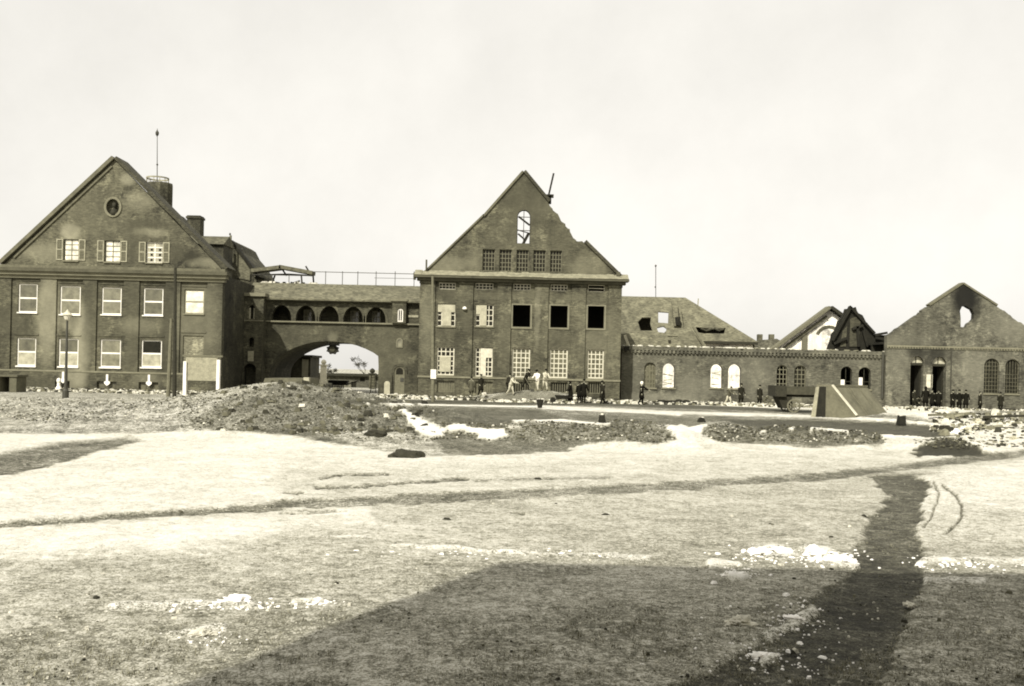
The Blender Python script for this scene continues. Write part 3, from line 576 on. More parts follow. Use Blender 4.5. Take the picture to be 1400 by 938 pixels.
# left stair turret
tD = D - 1.2; r = rect(324, 359, 405, 545, tD); b = MB(); d1 = arch_pts(*rect(332.5, 350, 497, 541, tD)); w1 = arch_pts(*rect(340.5, 348, 417, 436, tD)); w2 = arch_pts(*rect(340, 347.5, 461, 474, tD))
b.prism([(r[0], -.6), (r[1], -.6), (r[1], r[3]), (r[0], r[3])], [d1, w1, w2], tD, tD + .45); b.box(r[1] - .4, r[1] - .002, tD + .45, D, -.6, r[3]); b.box(r[0] + .002, r[0] + .4, tD + .45, D, -.6, r[3]); b.box(r[0] + .4, r[1] - .4, D - .1, D - .02, -.6, r[3]); b.build('stair_turret', M['bridge'], ob)
b = MB(); b.box(r[0] - .2, r[1] + .2, tD - .25, D - .05, r[3] + .001, r[3] + .3); b.build('turret_cornice', M['trim'], ob)
b = MB(); b.box(r[0] - .03, r[1] + .03, tD - .06, tD + .02, q(340, 437.5, tD)[1] - .1, q(340, 437.5, tD)[1]); b.build('turret_string_course', M['trim'], ob)
rr = rect(339, 347, 480, 494, tD); b = MB(); b.box(rr[0], rr[1], tD - .05, tD + .02, rr[2], rr[3]); b.build('plaque', M['woodpale'], ob)
rr = rect(341.5, 348, 418, 436, tD); b = MB(); b.box(rr[1] - .12, rr[1] + .02, tD + .1, tD + .2, rr[2], rr[3] - .2); b.box(rr[0] - .1, rr[0] + .05, tD + .1, tD + .2, rr[2], rr[3] - .2); b.build('window_frame', M['cream'], ob)
for x in (330.5, 353): rr = rect(x - 2.6, x + 2.6, 508, 545, tD); b = MB(); b.box(rr[0], rr[1], tD - .3, tD + .1, rr[2], rr[3]); b.build('door_pier', M['bridge'], ob)
# right oriel
rr = rect(537, 556, 409, 441, D); b = MB(); w3 = arch_pts(*rect(543.5, 551, 422, 440, D - .5)); b.prism([(rr[0], ZF + .13), (rr[1], ZF + .13), (rr[1], ZR - .05), (rr[0], ZR - .05)], [w3], D - .5, D - .2); b.box(rr[0], rr[1], D - .2, D + .01, ZF + .13, ZR - .05); b.build('oriel', M['bridge'], ob)
window(ob, rect(543.5, 551, 422, 440, D - .5), D - .5, 2, 1, M['white'], M['glassdark'], arch=True, bar=.07, edge=.1, inset=.05)
b = MB(); b.box(rr[0] - .15, rr[1] + .15, D - .7, D - .36, ZR - .04, ZR + .2); b.build('oriel_cornice', M['trim'], ob)
b = MB(); rr = rect(558, 572, 431, 434, D); b.box(rr[0], rr[1], D - .08, D + .01, rr[2], rr[3]); b.build('wall_band', M['woodpale'], ob)
# small niche window and the arched door
rr = rect(543.5, 549, 464, 474, D); b = MB(); b.prism(arch_pts(rr[0] - .12, rr[1] + .12, rr[2] - .1, rr[3] + .12), [arch_pts(*rr)], D - .07, D + .01); ni = b.build('niche_frame', M['trim'], ob)
b = MB(); b.prism(arch_pts(*rr), [], D - .012, D + .01); b.build('pane', M['glassgrey'], ni)
rr = rect(539, 553, 501, 542, D); b = MB(); b.prism(arch_pts(rr[0] - .25, rr[1] + .25, rr[2], rr[3] + .25), [arch_pts(rr[0], rr[1], rr[2] + .01, rr[3])], D - .12, D + .02); b.build('door_surround', M['tiledark'], ob)
b = MB(); b.prism(arch_pts(rr[0], rr[1], rr[2], rr[3]), [], D - .05, D + .02); dd = b.build('door', M['wood'], ob)
b = MB(); b.prism(arch_pts(rr[0] + .15, rr[1] - .15, rr[3] - .75, rr[3] - .12), [], D - .07, D - .04); b.build('fanlight', M['glassdark'], dd); a = at(549, 519, D); b = MB(); b.box(a.x - .12, a.x + .2, D - .09, D - .04, a.z - .2, a.z + .15); b.build('door_plate', M['iron'], dd)
for x0, x1 in ((519, 536), (556, 571)): rr = rect(x0, x1, 512, 545, D); b = MB(); b.box(rr[0], rr[1], D - .25, D + .01, -.5, rr[3]); b.build('plinth', M['bridge'], ob)
b = MB(); rr = rect(525, 533, 521, 536, D - .4); b.prism(arch_pts(rr[0], rr[1], -.3, rr[3]), [], D - .34, D - .23); b.build('white_panel', M['cream'], ob)
# hanging emblem at the crown of the arch
a = at(455, 477.5, D + 1); tp = at(455, 466, D + 1)
ob2 = empty('hanging_lantern', (a.x, D + 1, a.z), 'dark scalloped round emblem lantern hanging under the crown of the arch', 'lantern')
star = [((.62 if k % 2 == 0 else .48) * math.cos(k * math.pi / 8 + math.pi / 8) + a.x, (.50 if k % 2 == 0 else .40) * math.sin(k * math.pi / 8 + math.pi / 8) + a.z - .02) for k in range(16)]
b = MB(); b.prism(star, [], D + .8, D + 1.2); b.build('emblem', M['charred'], ob2)
b = MB(); b.prism([(a.x + .27 * math.cos(k * math.pi / 6), a.z + .24 * math.sin(k * math.pi / 6)) for k in range(12)], [], D + .74, D + .85); b.build('boss', M['tiledark'], ob2)
b = MB(); b.box(a.x - .62, a.x + .62, D + .9, D + 1.1, a.z + .34, a.z + .48)
for s in (-.5, 0, .5): b.bar((a.x + s, D + 1, a.z + .4), (a.x + s, D + 1, tp.z + .12), .07, .07)
b.build('hanger', M['iron'], ob2)
# wrecked canopy lying on the bridge roof
E = D + 5; ob = empty('wrecked_canopy', at(388, 388, E), 'collapsed timber canopy frame sagging on the roof of the bridge', 'canopy')
for p0, p1, w, h in (((346, 371), (386, 366), .5, .35), ((384, 365.5), (429, 374), .5, .35)):
    a, c = at(*p0, E), at(*p1, E); b = MB(); b.bar(a, c, 1.6, h); b.build('roof_beam', M['tile'], ob)
b = MB()
for p0, p1 in (((385, 367), (392, 377)), ((372, 388), (376, 376)), ((418, 364), (424, 374)), ((350, 378), (366, 383)), ((412, 377), (413, 390)), ((395, 375), (427, 377)), ((345, 376), (395, 375)), ((398, 388), (410, 384)), ((352, 388), (350, 372)), ((428, 376), (429, 390))): a, c = at(*p0, E), at(*p1, E); b.bar(a, c, .14, .14)
b.build('strut', M['charred'], ob)
b = MB(); b.prism([q(346, 392, E), q(366, 392, E), q(364, 384, E), q(352, 377, E), q(346, 376, E)], [], E + .3, E + 1); b.build('broken_panel', M['tile'], ob)
b = MB()
for k in range(34): x = rnd.uniform(352, 432); a = at(x, 388, E - 1.4); b.lump((a.x, a.y + rnd.uniform(0, 1), zt + .08), rnd.uniform(.1, .4), .2, rnd.uniform(.06, .2), rnd, rnd.choice((0, 0, 1)))
b.build('snow_and_debris', [M['dirtysnow'], M['charred']], ob, kind='stuff')

# ================================================================== MIDDLE: burnt gabled building
D = 87.0
ob = empty('burnt_gabled_building', (at(712, 540, D).x, D, .1), 'roofless burnt brick building in the middle with a broken gable', 'building')
XL, XR = q(573, 450, D)[0], q(849, 450, D)[0]; ZE = q(712, 381, D)[1]; ZP = q(712, 519, D)[1]
def sp(px, py, rx, rz, g, st, soft=.5): X, Z = q(px, py, D); k = D / F; return (X, Z, rx * k, rz * k, g, st, soft)
M['facadeM'] = wall_mat('burnt_building_brick', 0.071, 0.33, [sp(612, 404, 16, 8, .05, .75), sp(605, 455, 14, 8, .06, .55), sp(655, 456, 13, 7, .055, .6), sp(636, 430, 8, 22, .08, .5), sp(712, 405, 90, 5, .10, .4), sp(690, 460, 10, 40, .10, .4), sp(584, 440, 9, 50, .17, .4), sp(760, 470, 20, 20, .1, .4),
    sp(735, 430, 4, 40, .19, .4), sp(820, 470, 30, 50, .145, .4)])
M['gableM'] = wall_mat('burnt_gable_render', 0.066, 0.35, [sp(716, 262, 34, 34, .055, .6), sp(716, 300, 28, 36, .07, .55), sp(690, 325, 26, 20, .075, .4), sp(765, 330, 16, 30, .07, .5), sp(610, 362, 30, 12, .17, .6), sp(650, 355, 16, 16, .15, .4), sp(805, 365, 26, 16, .15, .5), sp(740, 280, 16, 14, .09, .4)])
fz = [(600, 623, 386.5, 395.5), (650, 674.5, 387, 396), (702, 725.5, 388, 397), (753, 776, 389, 398), (804, 827, 389.5, 399)]
u2 = [(597.5, 622.5, 415, 446), (650, 674.5, 416, 446), (701, 725, 417, 447), (752.5, 776, 418, 448), (803.5, 826, 418.5, 449)]
l2 = [(597, 621, 474, 513), (649.5, 673.5, 475, 515), (700, 724.5, 476, 516), (751.5, 776, 477, 517), (803, 825.5, 478, 517.5)]
b2 = [(598, 621, 521, 536), (650, 673, 522, 537), (702, 724, 522, 537), (753, 775, 523, 537), (804, 826, 523, 538)]
FZ, U2, L2, B2 = [[rect(*w, D) for w in g] for g in (fz, u2, l2, b2)]
b = MB(); b.prism([(XL, -.6), (XR, -.6), (XR, ZE), (XL, ZE)], [rc(r) for r in FZ + U2 + L2 + B2], D, D + .5)
b.box(XL, XL + .5, D + .5, D + 13, -.6, ZE); b.box(XR - .5, XR, D + .5, D + 13, -.6, ZE); b.box(XL, XR, D + 13, D + 13.5, -.6, ZE); b.build('wall', M['facadeM'], ob)
b = MB()
for y in (457, 402, 380): z = q(712, y, D)[1]; b.box(XL + .5, XR - .5, D + .5, D + 13, z - .3, z - .02)
b.box(XL + .5, XR - .5, D + 4, D + 4.3, -.6, ZE - .4); b.build('floor_slab', M['char'], ob)
for x0, x1 in ((573, 594), (627, 646), (679, 698), (730, 749), (781, 800), (831, 849)):
    b = MB(); x0_, x1_ = q(x0, 450, D)[0] + (.012 if x0 == 573 else 0), q(x1, 450, D)[0] - (.012 if x1 == 849 else 0); b.box(x0_, x1_, D - .16, D + .04, ZP, ZE - .62); b.box(x0_ - .05, x1_ + .05, D - .24, D + .04, ZE - .62, ZE - .4); b.build('pilaster', M['facadeM'], ob)
b = MB(); b.prism([(XL + .02, -.58), (XR - .02, -.58), (XR - .02, ZP), (XL + .02, ZP)], [rc((r[0] - .03, r[1] + .03, r[2] - .03, r[3] + .03)) for r in B2], D - .24, D + .03); b.build('plinth', M['facadeM'], ob)
b = MB(); b.box(XL - .03, XR + .03, D - .32, D + .02, ZP + .002, ZP + .16); b.build('string_course', M['trim'], ob)
b = MB(); b.box(XL - .25, XR + .3, D - .45, D + .4, ZE - .38, ZE - .12); b.box(XL - .5, XR + .55, D - .8, D + .45, ZE - .12, ZE + .08); b.build('cornice', M['trimdark'], ob)
zs = q(712, 372.5, D)[1]; b = MB()
for k in range(30):      # broken snow-dusted tile skirt above the cornice, in short lengths that sag
    xa = XL - .45 + (XR - XL + .95) * k / 30; xb = XL - .45 + (XR - XL + .95) * (k + 1) / 30; dz = rnd.uniform(-.06, .05); dz2 = dz - (.12 if 17 < k < 23 else 0)
    b.add([(xa, D - .85, ZE + .081 + dz2 * .3), (xb, D - .85, ZE + .081 + dz2 * .3), (xb, D + .05, zs + dz), (xa, D + .05, zs + dz), (xa, D + .05, ZE + .07), (xb, D + .05, ZE + .07), (xa, D - .8, ZE + .07), (xb, D - .8, ZE + .07)], [(0, 1, 2, 3), (6, 4, 5, 7), (0, 6, 7, 1), (0, 3, 4, 6), (1, 7, 5, 2), (3, 2, 5, 4)])
b.build('tile_skirt', simple('weathered_tile_skirt', .20, .45, 2.5, bump=.8), ob)
rj = random.Random(4); gp = [(580, 374), (588, 366), (625, 328), (660, 297), (690, 262), (716, 235), (735, 258), (749, 276)]
brk = [(753, 283), (762, 293), (770, 304), (778, 314), (783, 325), (789, 330), (797, 331)]; fine = []
for (x0, y0), (x1, y1) in zip(brk[:-1], brk[1:]):
    for k in range(4): t_ = k / 4; fine.append((x0 + (x1 - x0) * t_ + rj.uniform(-1.3, 1.3), y0 + (y1 - y0) * t_ + rj.uniform(-1.3, 1.3)))
gp += fine + [(801, 334), (812, 343), (825, 356), (838, 369), (848, 379)]
GP = [q(x, y, D) for x, y in gp]; GP[0] = (GP[0][0], ZE + .08); GP[-1] = (GP[-1][0], ZE + .08)
A5 = [rect(*w, D) for w in ((659.5, 676.5, 340.5, 370), (682.5, 699.5, 341, 370.5), (706, 722.5, 341.5, 371), (729, 746, 342, 371.5), (752, 768, 342.5, 372))]; AW = rect(707, 725, 287, 333, D)
b = MB(); b.prism(GP[::-1], [rc(r) for r in A5] + [arch_pts(*AW)], D + .05, D + .5); b.build('gable_wall', M['gableM'], ob)
b = MB(); slope_bar(b, (578, 375), (662, 294), D, D - .1, D + .6, .12); slope_bar(b, (662, 296), (716, 235), D, D - .1, D + .6, .17); b.build('coping', M['coping'], ob)
b = MB(); slope_bar(b, (716, 235), (750, 276), D, D - .15, D + .6, .24); b.build('broken_coping', M['tiledark'], ob); b = MB(); slope_bar(b, (799, 331), (850, 381), D, D - .15, D + .6, .25); b.build('broken_coping', M['tiledark'], ob)
for k, r in enumerate(FZ): window(ob, r, D, 5, 2, M['offwhite'], M['glassdark'] if k < 4 else None, bar=.06, edge=.07, name='frieze_window', skip=(lambda a, i: a == 'v') if k == 4 else None)
for k, r in enumerate(A5): window(ob, r, D + .05, 4, 5, M['wood'], M['glassdark'], bar=.06, edge=.06, inset=.2, name='attic_window')
w = window(ob, AW, D + .05, 2, 5, M['wooddark'], None, arch=True, bar=.06, edge=.05, inset=.2, skip=lambda a, i: (a == 'h' and i in (1, 3)), name='arched_window', label='tall arched gable window open to the sky with broken bars')
b = MB(); b.bar((AW[0] + .1, D + .3, AW[3] - .55), (AW[1] - .05, D + .3, AW[3] - 1.3), .1, .16); b.bar((AW[0] + .1, D + .32, AW[2] + .9), (AW[0] + .8, D + .32, AW[2] + .3), .1, .14); b.bar((AW[1] - .6, D + .32, AW[2]), (AW[1] - .1, D + .32, AW[2] + 1), .08, .25); b.bar((AW[0], D + .34, AW[2] + 1.25), (AW[1], D + .34, AW[2] + .95), .05, .09); b.build('charred_rafter', M['charred'], w)
for k, r in enumerate(U2):
    if k >= 2:
        b = MB(); b.prism(rc((r[0] - .16, r[1] + .16, r[2] - .16, r[3] + .1)), [rc((r[0] + .002, r[1] - .002, r[2] + .002, r[3] - .002))], D - .06, D + .02); b.build('window_surround', M['trim'], ob); continue
    w = window(ob, r, D, 4, 4, M['offwhite'], M['glassdark'], bar=.07, edge=.08, sill=M['trim'], label='upper window partly blocked with a pale board')
    b = MB(); wd = r[1] - r[0]
    if k == 0: b.box(r[0] + .27 * wd, r[1] - .23 * wd, D + .1, D + .158, r[2] + .05, r[3] - .05); b.box(r[0] + .03, r[1] - .03, D + .106, D + .157, r[3] - .75, r[3] - .04)
    else: b.box(r[0] + .25 * wd, r[0] + .62 * wd, D + .1, D + .158, r[2] + .05, r[3] - .05); b.box(r[0] + .03, r[0] + .3 * wd, D + .106, D + .157, r[3] - .9, r[3] - .04)
    b.build('blocking_board', M['cream'], w)
for k, r in enumerate(L2):
    w = window(ob, r, D, 4, 6, M['offwhite'], M['glassdark'] if k < 2 else M['glassmid'], bar=.085, edge=.11, sill=M['trim'], label={0: 'ground floor window blocked with a pale board', 1: 'ground floor window half blocked with a tall pale board'}.get(k))
    wd = r[1] - r[0]; b = MB()
    if k == 0: b.box(r[0] + .16 * wd, r[1] - .2 * wd, D + .1, D + .158, r[2] + .3, r[2] + 1.65); b.build('blocking_board', M['cream'], w)
    if k == 1: b.box(r[0] + .3 * wd, r[0] + .62 * wd, D + .1, D + .158, r[2] + .05, r[3] - .05); b.box(r[0] + .55 * wd, r[1] - .04, D + .106, D + .157, r[3] - .9, r[3] - .05); b.build('blocking_board', M['offwhite'], w)
for k, r in enumerate(B2): window(ob, r, D - .2, 7, 1, M['wood'], M['glassdark'] if k > 1 else M['glassmid'], bar=.06, edge=.05, inset=.14, name='basement_window')
a, c = at(749, 272, D + .4), at(757, 237, D + .4); b = MB(); b.bar(a, c, .16, .16); d_ = at(751.5, 268, D + .4); b.box(d_.x - .3, d_.x + .35, D + .2, D + .6, d_.z - .14, d_.z + .12); b.box(d_.x - .15, d_.x + .15, D + .2, D + .6, d_.z - .7, d_.z); b.build('broken_pole', M['charred'], ob)
for px, py, h_, w_ in ((583, 367, .75, .12), (567, 381, .5, .2), (574, 377, .35, .5), (845, 376, .25, .35)): a = at(px, py, D); b = MB(); b.box(a.x - w_ / 2, a.x + w_ / 2, D - .3, D + .1, a.z - .1, a.z + h_); b.build('broken_stub', M['trimdark'], ob)
a = at(635.5, 422, D); b = MB(); b.lathe((a.x, D - .3, a.z - .14), [(.05, 0), (.2, .08), (.19, .2), (.06, .3)], 10); b.build('wall_lamp', M['white'], ob)
# inner burnt debris seen through openings
# ================================================================== RIGHT: low burnt range with arched windows
D = 90.0
ob = empty('low_range', (at(1028, 550, D).x, D, .1), 'long low roofless brick range with round-arched windows', 'building')
XL, XR = q(849, 520, D)[0] + .01, q(1211, 520, D)[0]; ZT = q(1030, 477, D)[1]
def sp(px, py, rx, rz, g, st, soft=.5): X, Z = q(px, py, D); k = D / F; return (X, Z, rx * k, rz * k, g, st, soft)
M['facadeR'] = wall_mat('low_range_brick', 0.077, .26, warm=.8, spots=[sp(942, 510, 8, 30, .09, .5), sp(895, 545, 60, 8, .2, .5), sp(1030, 510, 30, 30, .17, .4), sp(955, 530, 30, 15, .18, .4), sp(865, 515, 12, 30, .1, .5), sp(1170, 488, 40, 10, .13, .4), sp(890, 488, 10, 8, .08, .5), sp(980, 489, 10, 8, .09, .5)])
aw = [(880.5, 896.5, 495.5, 530), (906, 922.5, 497, 530), (971.5, 987.5, 498, 530), (995.5, 1013, 498, 531), (1061.5, 1076.5, 499, 531), (1085.5, 1102, 499.5, 531), (1149, 1165, 501, 532), (1173.5, 1190.5, 502, 532)]
AWN = [rect(*w, D) for w in aw]
b = MB(); b.prism([(XL, -.6), (XR, -.6), (XR, ZT), (XL, ZT)], [arch_pts(*r) for r in AWN], D, D + .5); b.build('wall', M['facadeR'], ob)
b = MB(); rear = [(XL, -.6), (XR, -.6), (XR, ZT - .4), (q(1090, 480, D)[0], ZT - .3), (q(1076, 480, D)[0], ZT - 1.5), (q(1066, 500, D)[0], 1.0), (q(1052, 480, D)[0], .4), (q(922, 480, D)[0], .5), (q(916, 480, D)[0], 1.6), (q(908, 480, D)[0], ZT - 1), (XL, ZT - .2)]
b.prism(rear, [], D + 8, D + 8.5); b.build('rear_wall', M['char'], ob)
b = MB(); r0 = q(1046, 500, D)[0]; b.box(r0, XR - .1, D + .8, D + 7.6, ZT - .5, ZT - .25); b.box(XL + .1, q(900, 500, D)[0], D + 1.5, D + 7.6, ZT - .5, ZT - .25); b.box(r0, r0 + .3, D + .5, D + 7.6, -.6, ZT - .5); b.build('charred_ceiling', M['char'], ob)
b = MB(); b.box(XL, XR - .02, D - .22, D + .05, ZT - .32, ZT + .01); b.box(XL, XR - .02, D - .1, D + .03, ZT - .52, ZT - .322)
n = 68
for k in range(n): x = XL + (XR - .2 - XL) * (k + .2) / n; b.box(x, x + (XR - XL) / n * .5, D - .215, D - .05, ZT - .60, ZT - .31)
b.build('corbel_frieze', M['facadeR'], ob)
b = MB()
for k in range(130):
    x = XL + (XR - XL) * rnd.random()
    if 1040 < 849 + (x - XL) / (XR - XL) * 362 < 1200 and rnd.random() < .45: continue
    b.lump((x, D + rnd.uniform(-.05, .35), ZT + .06), rnd.uniform(.08, .4), rnd.uniform(.08, .22), rnd.uniform(.02, .10), rnd, 0 if rnd.random() < .6 else 1)
b.build('snow_on_wall_top', [M['dirtysnow'], M['brickbit']], ob, kind='stuff')
b = MB(); b.box(XL, XR - .02, D - .16, D + .02, -.55, q(1030, 541, D)[1]); b.build('plinth', M['facadeR'], ob)
for k, r in enumerate(AWN):
    b = MB(); b.prism(arch_pts(r[0] - .14, r[1] + .14, r[2] + .02, r[3] + .14), [arch_pts(r[0] + .001, r[1] - .001, r[2] + .021, r[3] - .001)], D - .04, D + .02); b.build('window_arch', M['facadeR'], ob)
    b = MB(); b.box(r[0] - .12, r[1] + .12, D - .1, D + .3, r[2] - .14, r[2] - .004); b.build('sill', M['trim'], ob)
    if k == 0: window(ob, r, D, 4, 6, M['wood'], M['glassmid'], arch=True, bar=.08, edge=.08)
    elif k in (4, 5): window(ob, r, D, 3, 5, M['wood'], M['glassdark'] if k == 5 else None, arch=True, bar=.07, edge=.08)
    elif k in (6, 7):
        w = window(ob, r, D, 2, 3, M['wooddark'], None, arch=True, bar=.05, edge=.06, skip=lambda a, i: a == 'h' and i == 2)
        b = MB(); b.box(r[0] + .05, r[0] + .42, D + .1, D + .158, r[2] + .05, r[2] + .85 + .2 * (k == 7)); b.build('hanging_sash', M['white'], w)
    elif k in (1, 2):
        b = MB()
        for n_ in range(5): z = r[2] + rnd.uniform(.2, 1.5); b.bar((r[0] + rnd.uniform(0, .2), D + .25, z), (r[1] - rnd.uniform(0, .3), D + .25, z + rnd.uniform(-.35, .35)), .05, .07)
        b.build('broken_frame', M['woodpale'], ob)
r = rect(1205.5, 1209.5, 482, 545, D - .3); b = MB(); b.tube([(r[0] + .12, D - .2, r[2]), (r[0] + .12, D - .2, r[3])], .12, 8); b.build('downpipe', M['iron'], ob)
r = rect(853, 859, 474, 479, D); b = MB(); b.box(r[0], r[1], D - .6, D, r[2] - .05, r[3]); b.build('corbel_block', M['charred'], ob)
a, c = at(854, 458, D + .3), at(859, 472, D + .3); b = MB(); b.bar(a, c, .3, .25); b.build('leaning_slab', M['concretepale'], ob)
# burnt-out hip-roofed building behind
E = 104.0; ob = empty('hip_roofed_building', (at(940, 520, E).x, E, .1), 'building behind with a damaged dark hipped roof full of holes', 'building')
ze = q(960, 466, E)[1]; zr = q(900, 406, E + 5)[1]; X0, XE, XH = q(780, 450, E)[0], q(1037, 465, E)[0], q(937, 408, E + 5)[0]
b = MB(); b.box(X0, XE - .5, E + .4, E + 10, -.6, ze - .1); b.build('wall', M['plasterwhite'], ob)
def slope(a, c, y):   # a = X, c = height on the slope 0..1 mapped to the roof plane; y = thickness
    t_ = (c - ze) / (zr - ze); return (a, E + 5 * t_ + y * .6, c - y * .4)
hl = []
def on(px, py):
    for _ in range(1): pass
    D_ = E
    for _ in range(6): X, Z = q(px, py, D_); D_ = E + 5 * (Z - ze) / (zr - ze)
    return (X, Z)
holes = [[on(900, 426), on(900, 441), on(913.5, 442), on(914, 427)], [on(898, 448), on(900, 454), on(908, 455), on(913, 450), on(907, 446)], [on(872, 440), on(876, 452), on(892, 452), on(889, 442), on(890, 434), on(878, 434)],
         [on(951, 447), on(952, 454), on(962, 456), on(990, 456), on(992, 448), on(976, 450), on(962, 448)]]
b = MB(); b.prism([(X0, ze), (XE, ze), (XH, zr), (X0, zr)], holes, 0, .2, fmap=slope); b.build('roof', M['tilegrey'], ob)
b = MB(); b.add([(XE, E, ze - .02), (XE - .2, E + 10, ze - .02), (XH, E + 5, zr - .02), (XH - .3, E + 5.1, zr - .3), (XE - .5, E + .3, ze - .3), (XE - .7, E + 9.5, ze - .3)], [(0, 1, 2), (3, 5, 4), (0, 2, 3, 4), (1, 5, 3, 2), (0, 4, 5, 1)]); b.build('roof_hip', M['tiledark'], ob)
b = MB(); b.box(X0, XE - .1, E - .35, E + .1, ze - .28, ze - .02); b.build('eaves', M['wooddark'], ob)
b = MB(); r = rect(866, 896, 430, 470, E + 4); b.box(r[0], r[1], E + 5.4, E + 5.7, r[2], r[3]); b.build('dark_hole_backing', M['charred'], ob); b = MB(); r = rect(945, 1000, 446, 470, E + 4); b.box(r[0], r[1], E + 3.2, E + 3.4, r[2], r[3] - .1); b.build('dark_hole_backing', M['charred'], ob)  # dark boxes added so the roof holes in front read as unlit
a, c = at(921.5, 412, E + 3), at(921.5, 447, E + .8); b = MB(); b.bar((a.x, E + 3, a.z), (a.x, E + .8, c.z), .55, .3); b.bar((a.x + .55, E + 2.8, a.z - .6), (a.x + .55, E + .5, c.z - .3), .25, .25); b.build('vent_duct', M['tile'], ob)
r = rect(923, 928, 434, 445, E + 1.2); b = MB(); b.box(r[0], r[1], E + .2, E + 1.6, r[2], r[3]); b.build('vent_box', M['charred'], ob)
a, c = at(896.5, 406, E + 5), at(896.5, 364, E + 5); b = MB(); b.tube([a, c], .04, 5); b.lathe((c.x, c.y, c.z - .1), [(.02, 0), (.13, .12), (.02, .3)], 8); b.lathe((c.x, c.y, a.z + 1.0), [(.02, 0), (.1, .1), (.02, .2)], 8); b.build('roof_mast', M['iron'], ob)
a = at(954, 415, E + 4.3); b = MB(); b.bar(a - Vector((0, 0, .6)), a + Vector((.05, 0, .55)), .1, .1); b.build('roof_stub', M['woodpale'], ob)
for x0, x1 in ((958, 974), (976, 990)): a, c = at(x0, 449, E + 1.2), at(x1, 449.5, E + 1.2); b = MB(); b.tube([a, (a + c) / 2 - Vector((0, 0, .22)), c], .1, 6); b.build('drooping_tile_row', M['tiledark'], ob)
# low torn annex in front of the hip roof
E = 96.5; ob = empty('torn_annex', (at(905, 520, E).x, E, .1), 'torn lean-to roof with a broken corner just above the low wall', 'annex')
z1, z0 = q(905, 447, E + 1.5)[1], q(905, 482, E)[1]
def sl2(a, c, y): t_ = (c - z0) / (z1 - z0); return (a, E + 2.4 * t_ + y * .5, c - y * .6)
pt = [(845, 482), (968, 484), (958, 466), (949, 448), (915, 447), (913, 456), (899, 457), (897, 464), (880, 455), (858, 455), (845, 456)]
b = MB(); b.prism([q(x, y, E + .6) for x, y in pt], [[q(914.5, 459, E + .6), q(914.5, 470, E + .6), q(918, 470, E + .6), q(919, 464, E + .6), q(929, 464, E + .6), q(929, 459, E + .6)]], 0, .15, fmap=sl2); b.build('roof', M['tilegrey'], ob)
b = MB(); a, c = at(948, 447, E + 1.6), at(967, 480, E - .2); b.bar(a, c, .25, .2); b.build('barge_board', M['wood'], ob)
b = MB(); b.box(X0 + 2, q(902, 480, E)[0], E + 2.6, E + 2.9, -.5, z0 + .5); b.build('wall', M['char'], ob)
# white plastered gable behind
E = 101.0; ob = empty('white_gable', (at(1125, 520, E).x, E, .1), 'white plastered gable with scorched verge timbers behind the low wall', 'gable')
b = MB(); b.prism([(q(1064, 474, E)[0], -.5), (q(1200, 474, E)[0], -.5), q(1200, 474, E), q(1133, 423, E), q(1064, 473, E)], [], E, E + .4); b.build('wall', M['plasterwhite'], ob)
b = MB(); slope_bar(b, (1056, 479), (1133, 422), E, E - .8, E + .6, .28); b.build('verge_board', M['wood'], ob)
b = MB(); slope_bar(b, (1133, 422), (1160, 441), E, E - .8, E + .6, .28); b.build('verge_board', M['wooddark'], ob)
b = MB(); slope_bar(b, (1072, 478), (1131, 434), E, E - .3, E - .1, .28); b.build('rafter', M['tile'], ob)
r = rect(1096, 1103, 456, 485, E); b = MB(); b.box(r[0], r[1], E - .2, E + .05, r[2], r[3]); b.build('post', M['wood'], ob)
b = MB(); ctr = q(1133, 468, E); b.prism([(ctr[0] + 1.55 * math.cos(k * math.pi / 12), ctr[1] + 1.75 * math.sin(k * math.pi / 12)) for k in range(2, 11)] + [(ctr[0] + 1.25 * math.cos(k * math.pi / 12), ctr[1] + 1.45 * math.sin(k * math.pi / 12)) for k in range(10, 1, -1)], [], E - .06, E + .03); b.build('blind_arch', M['tile'], ob)
E = 96.0; ob = empty('charred_dormer', (at(1166, 520, E).x, E, .1), 'blackened wreck of a pointed dormer beside the white gable', 'dormer')
rj = random.Random(9); pts = [(1132, 490), (1134, 468), (1141, 452), (1150, 434), (1157, 423), (1164, 418.5), (1169, 421), (1178, 432), (1187, 443), (1194, 452), (1197, 466), (1212, 470), (1212, 490)]
pp = []
for (x0, y0), (x1, y1) in zip(pts[:-1], pts[1:]):
    for k in range(3): t_ = k / 3; pp.append((x0 + (x1 - x0) * t_ + rj.uniform(-1.5, 1.5), y0 + (y1 - y0) * t_ + rj.uniform(-1.5, 1.5)))
pp.append(pts[-1])
b = MB(); b.prism([q(x, y, E) for x, y in pp][::-1], [], E, E + .4); b.build('charred_wall', M['charred'], ob)
b = MB(); b.prism([q(1161, 474, E), q(1174, 474, E), q(1176, 440, E), q(1170, 433, E), q(1162, 436, E)], [], E - .1, E + .02); b.build('boarded_opening', M['tiledark'], ob)
b = MB(); b.prism([q(1148, 474, E), q(1156, 474, E), q(1158, 446, E), q(1152, 452, E)], [], E - .08, E + .02); b.build('scorched_panel', M['tiledark'], ob)
for p0, p1 in (((1163, 420), (1196, 456)), ((1163, 420), (1138, 466)), ((1172, 446), (1174, 474)), ((1165, 450), (1180, 445)), ((1140, 470), (1158, 462)), ((1180, 452), (1186, 474)), ((1196, 458), (1213, 455)), ((1197, 462), (1213, 464))): a, c = at(*p0, E - .3), at(*p1, E - .3); b = MB(); b.bar(a, c, .22, .22); b.build('charred_beam', M['charred'], ob)
b = MB(); b.box(q(1197, 470, E)[0], q(1213, 470, E)[0], E + .1, E + .6, -.5, q(1205, 458, E)[1]); b.build('scorched_wall', M['charred'], ob)
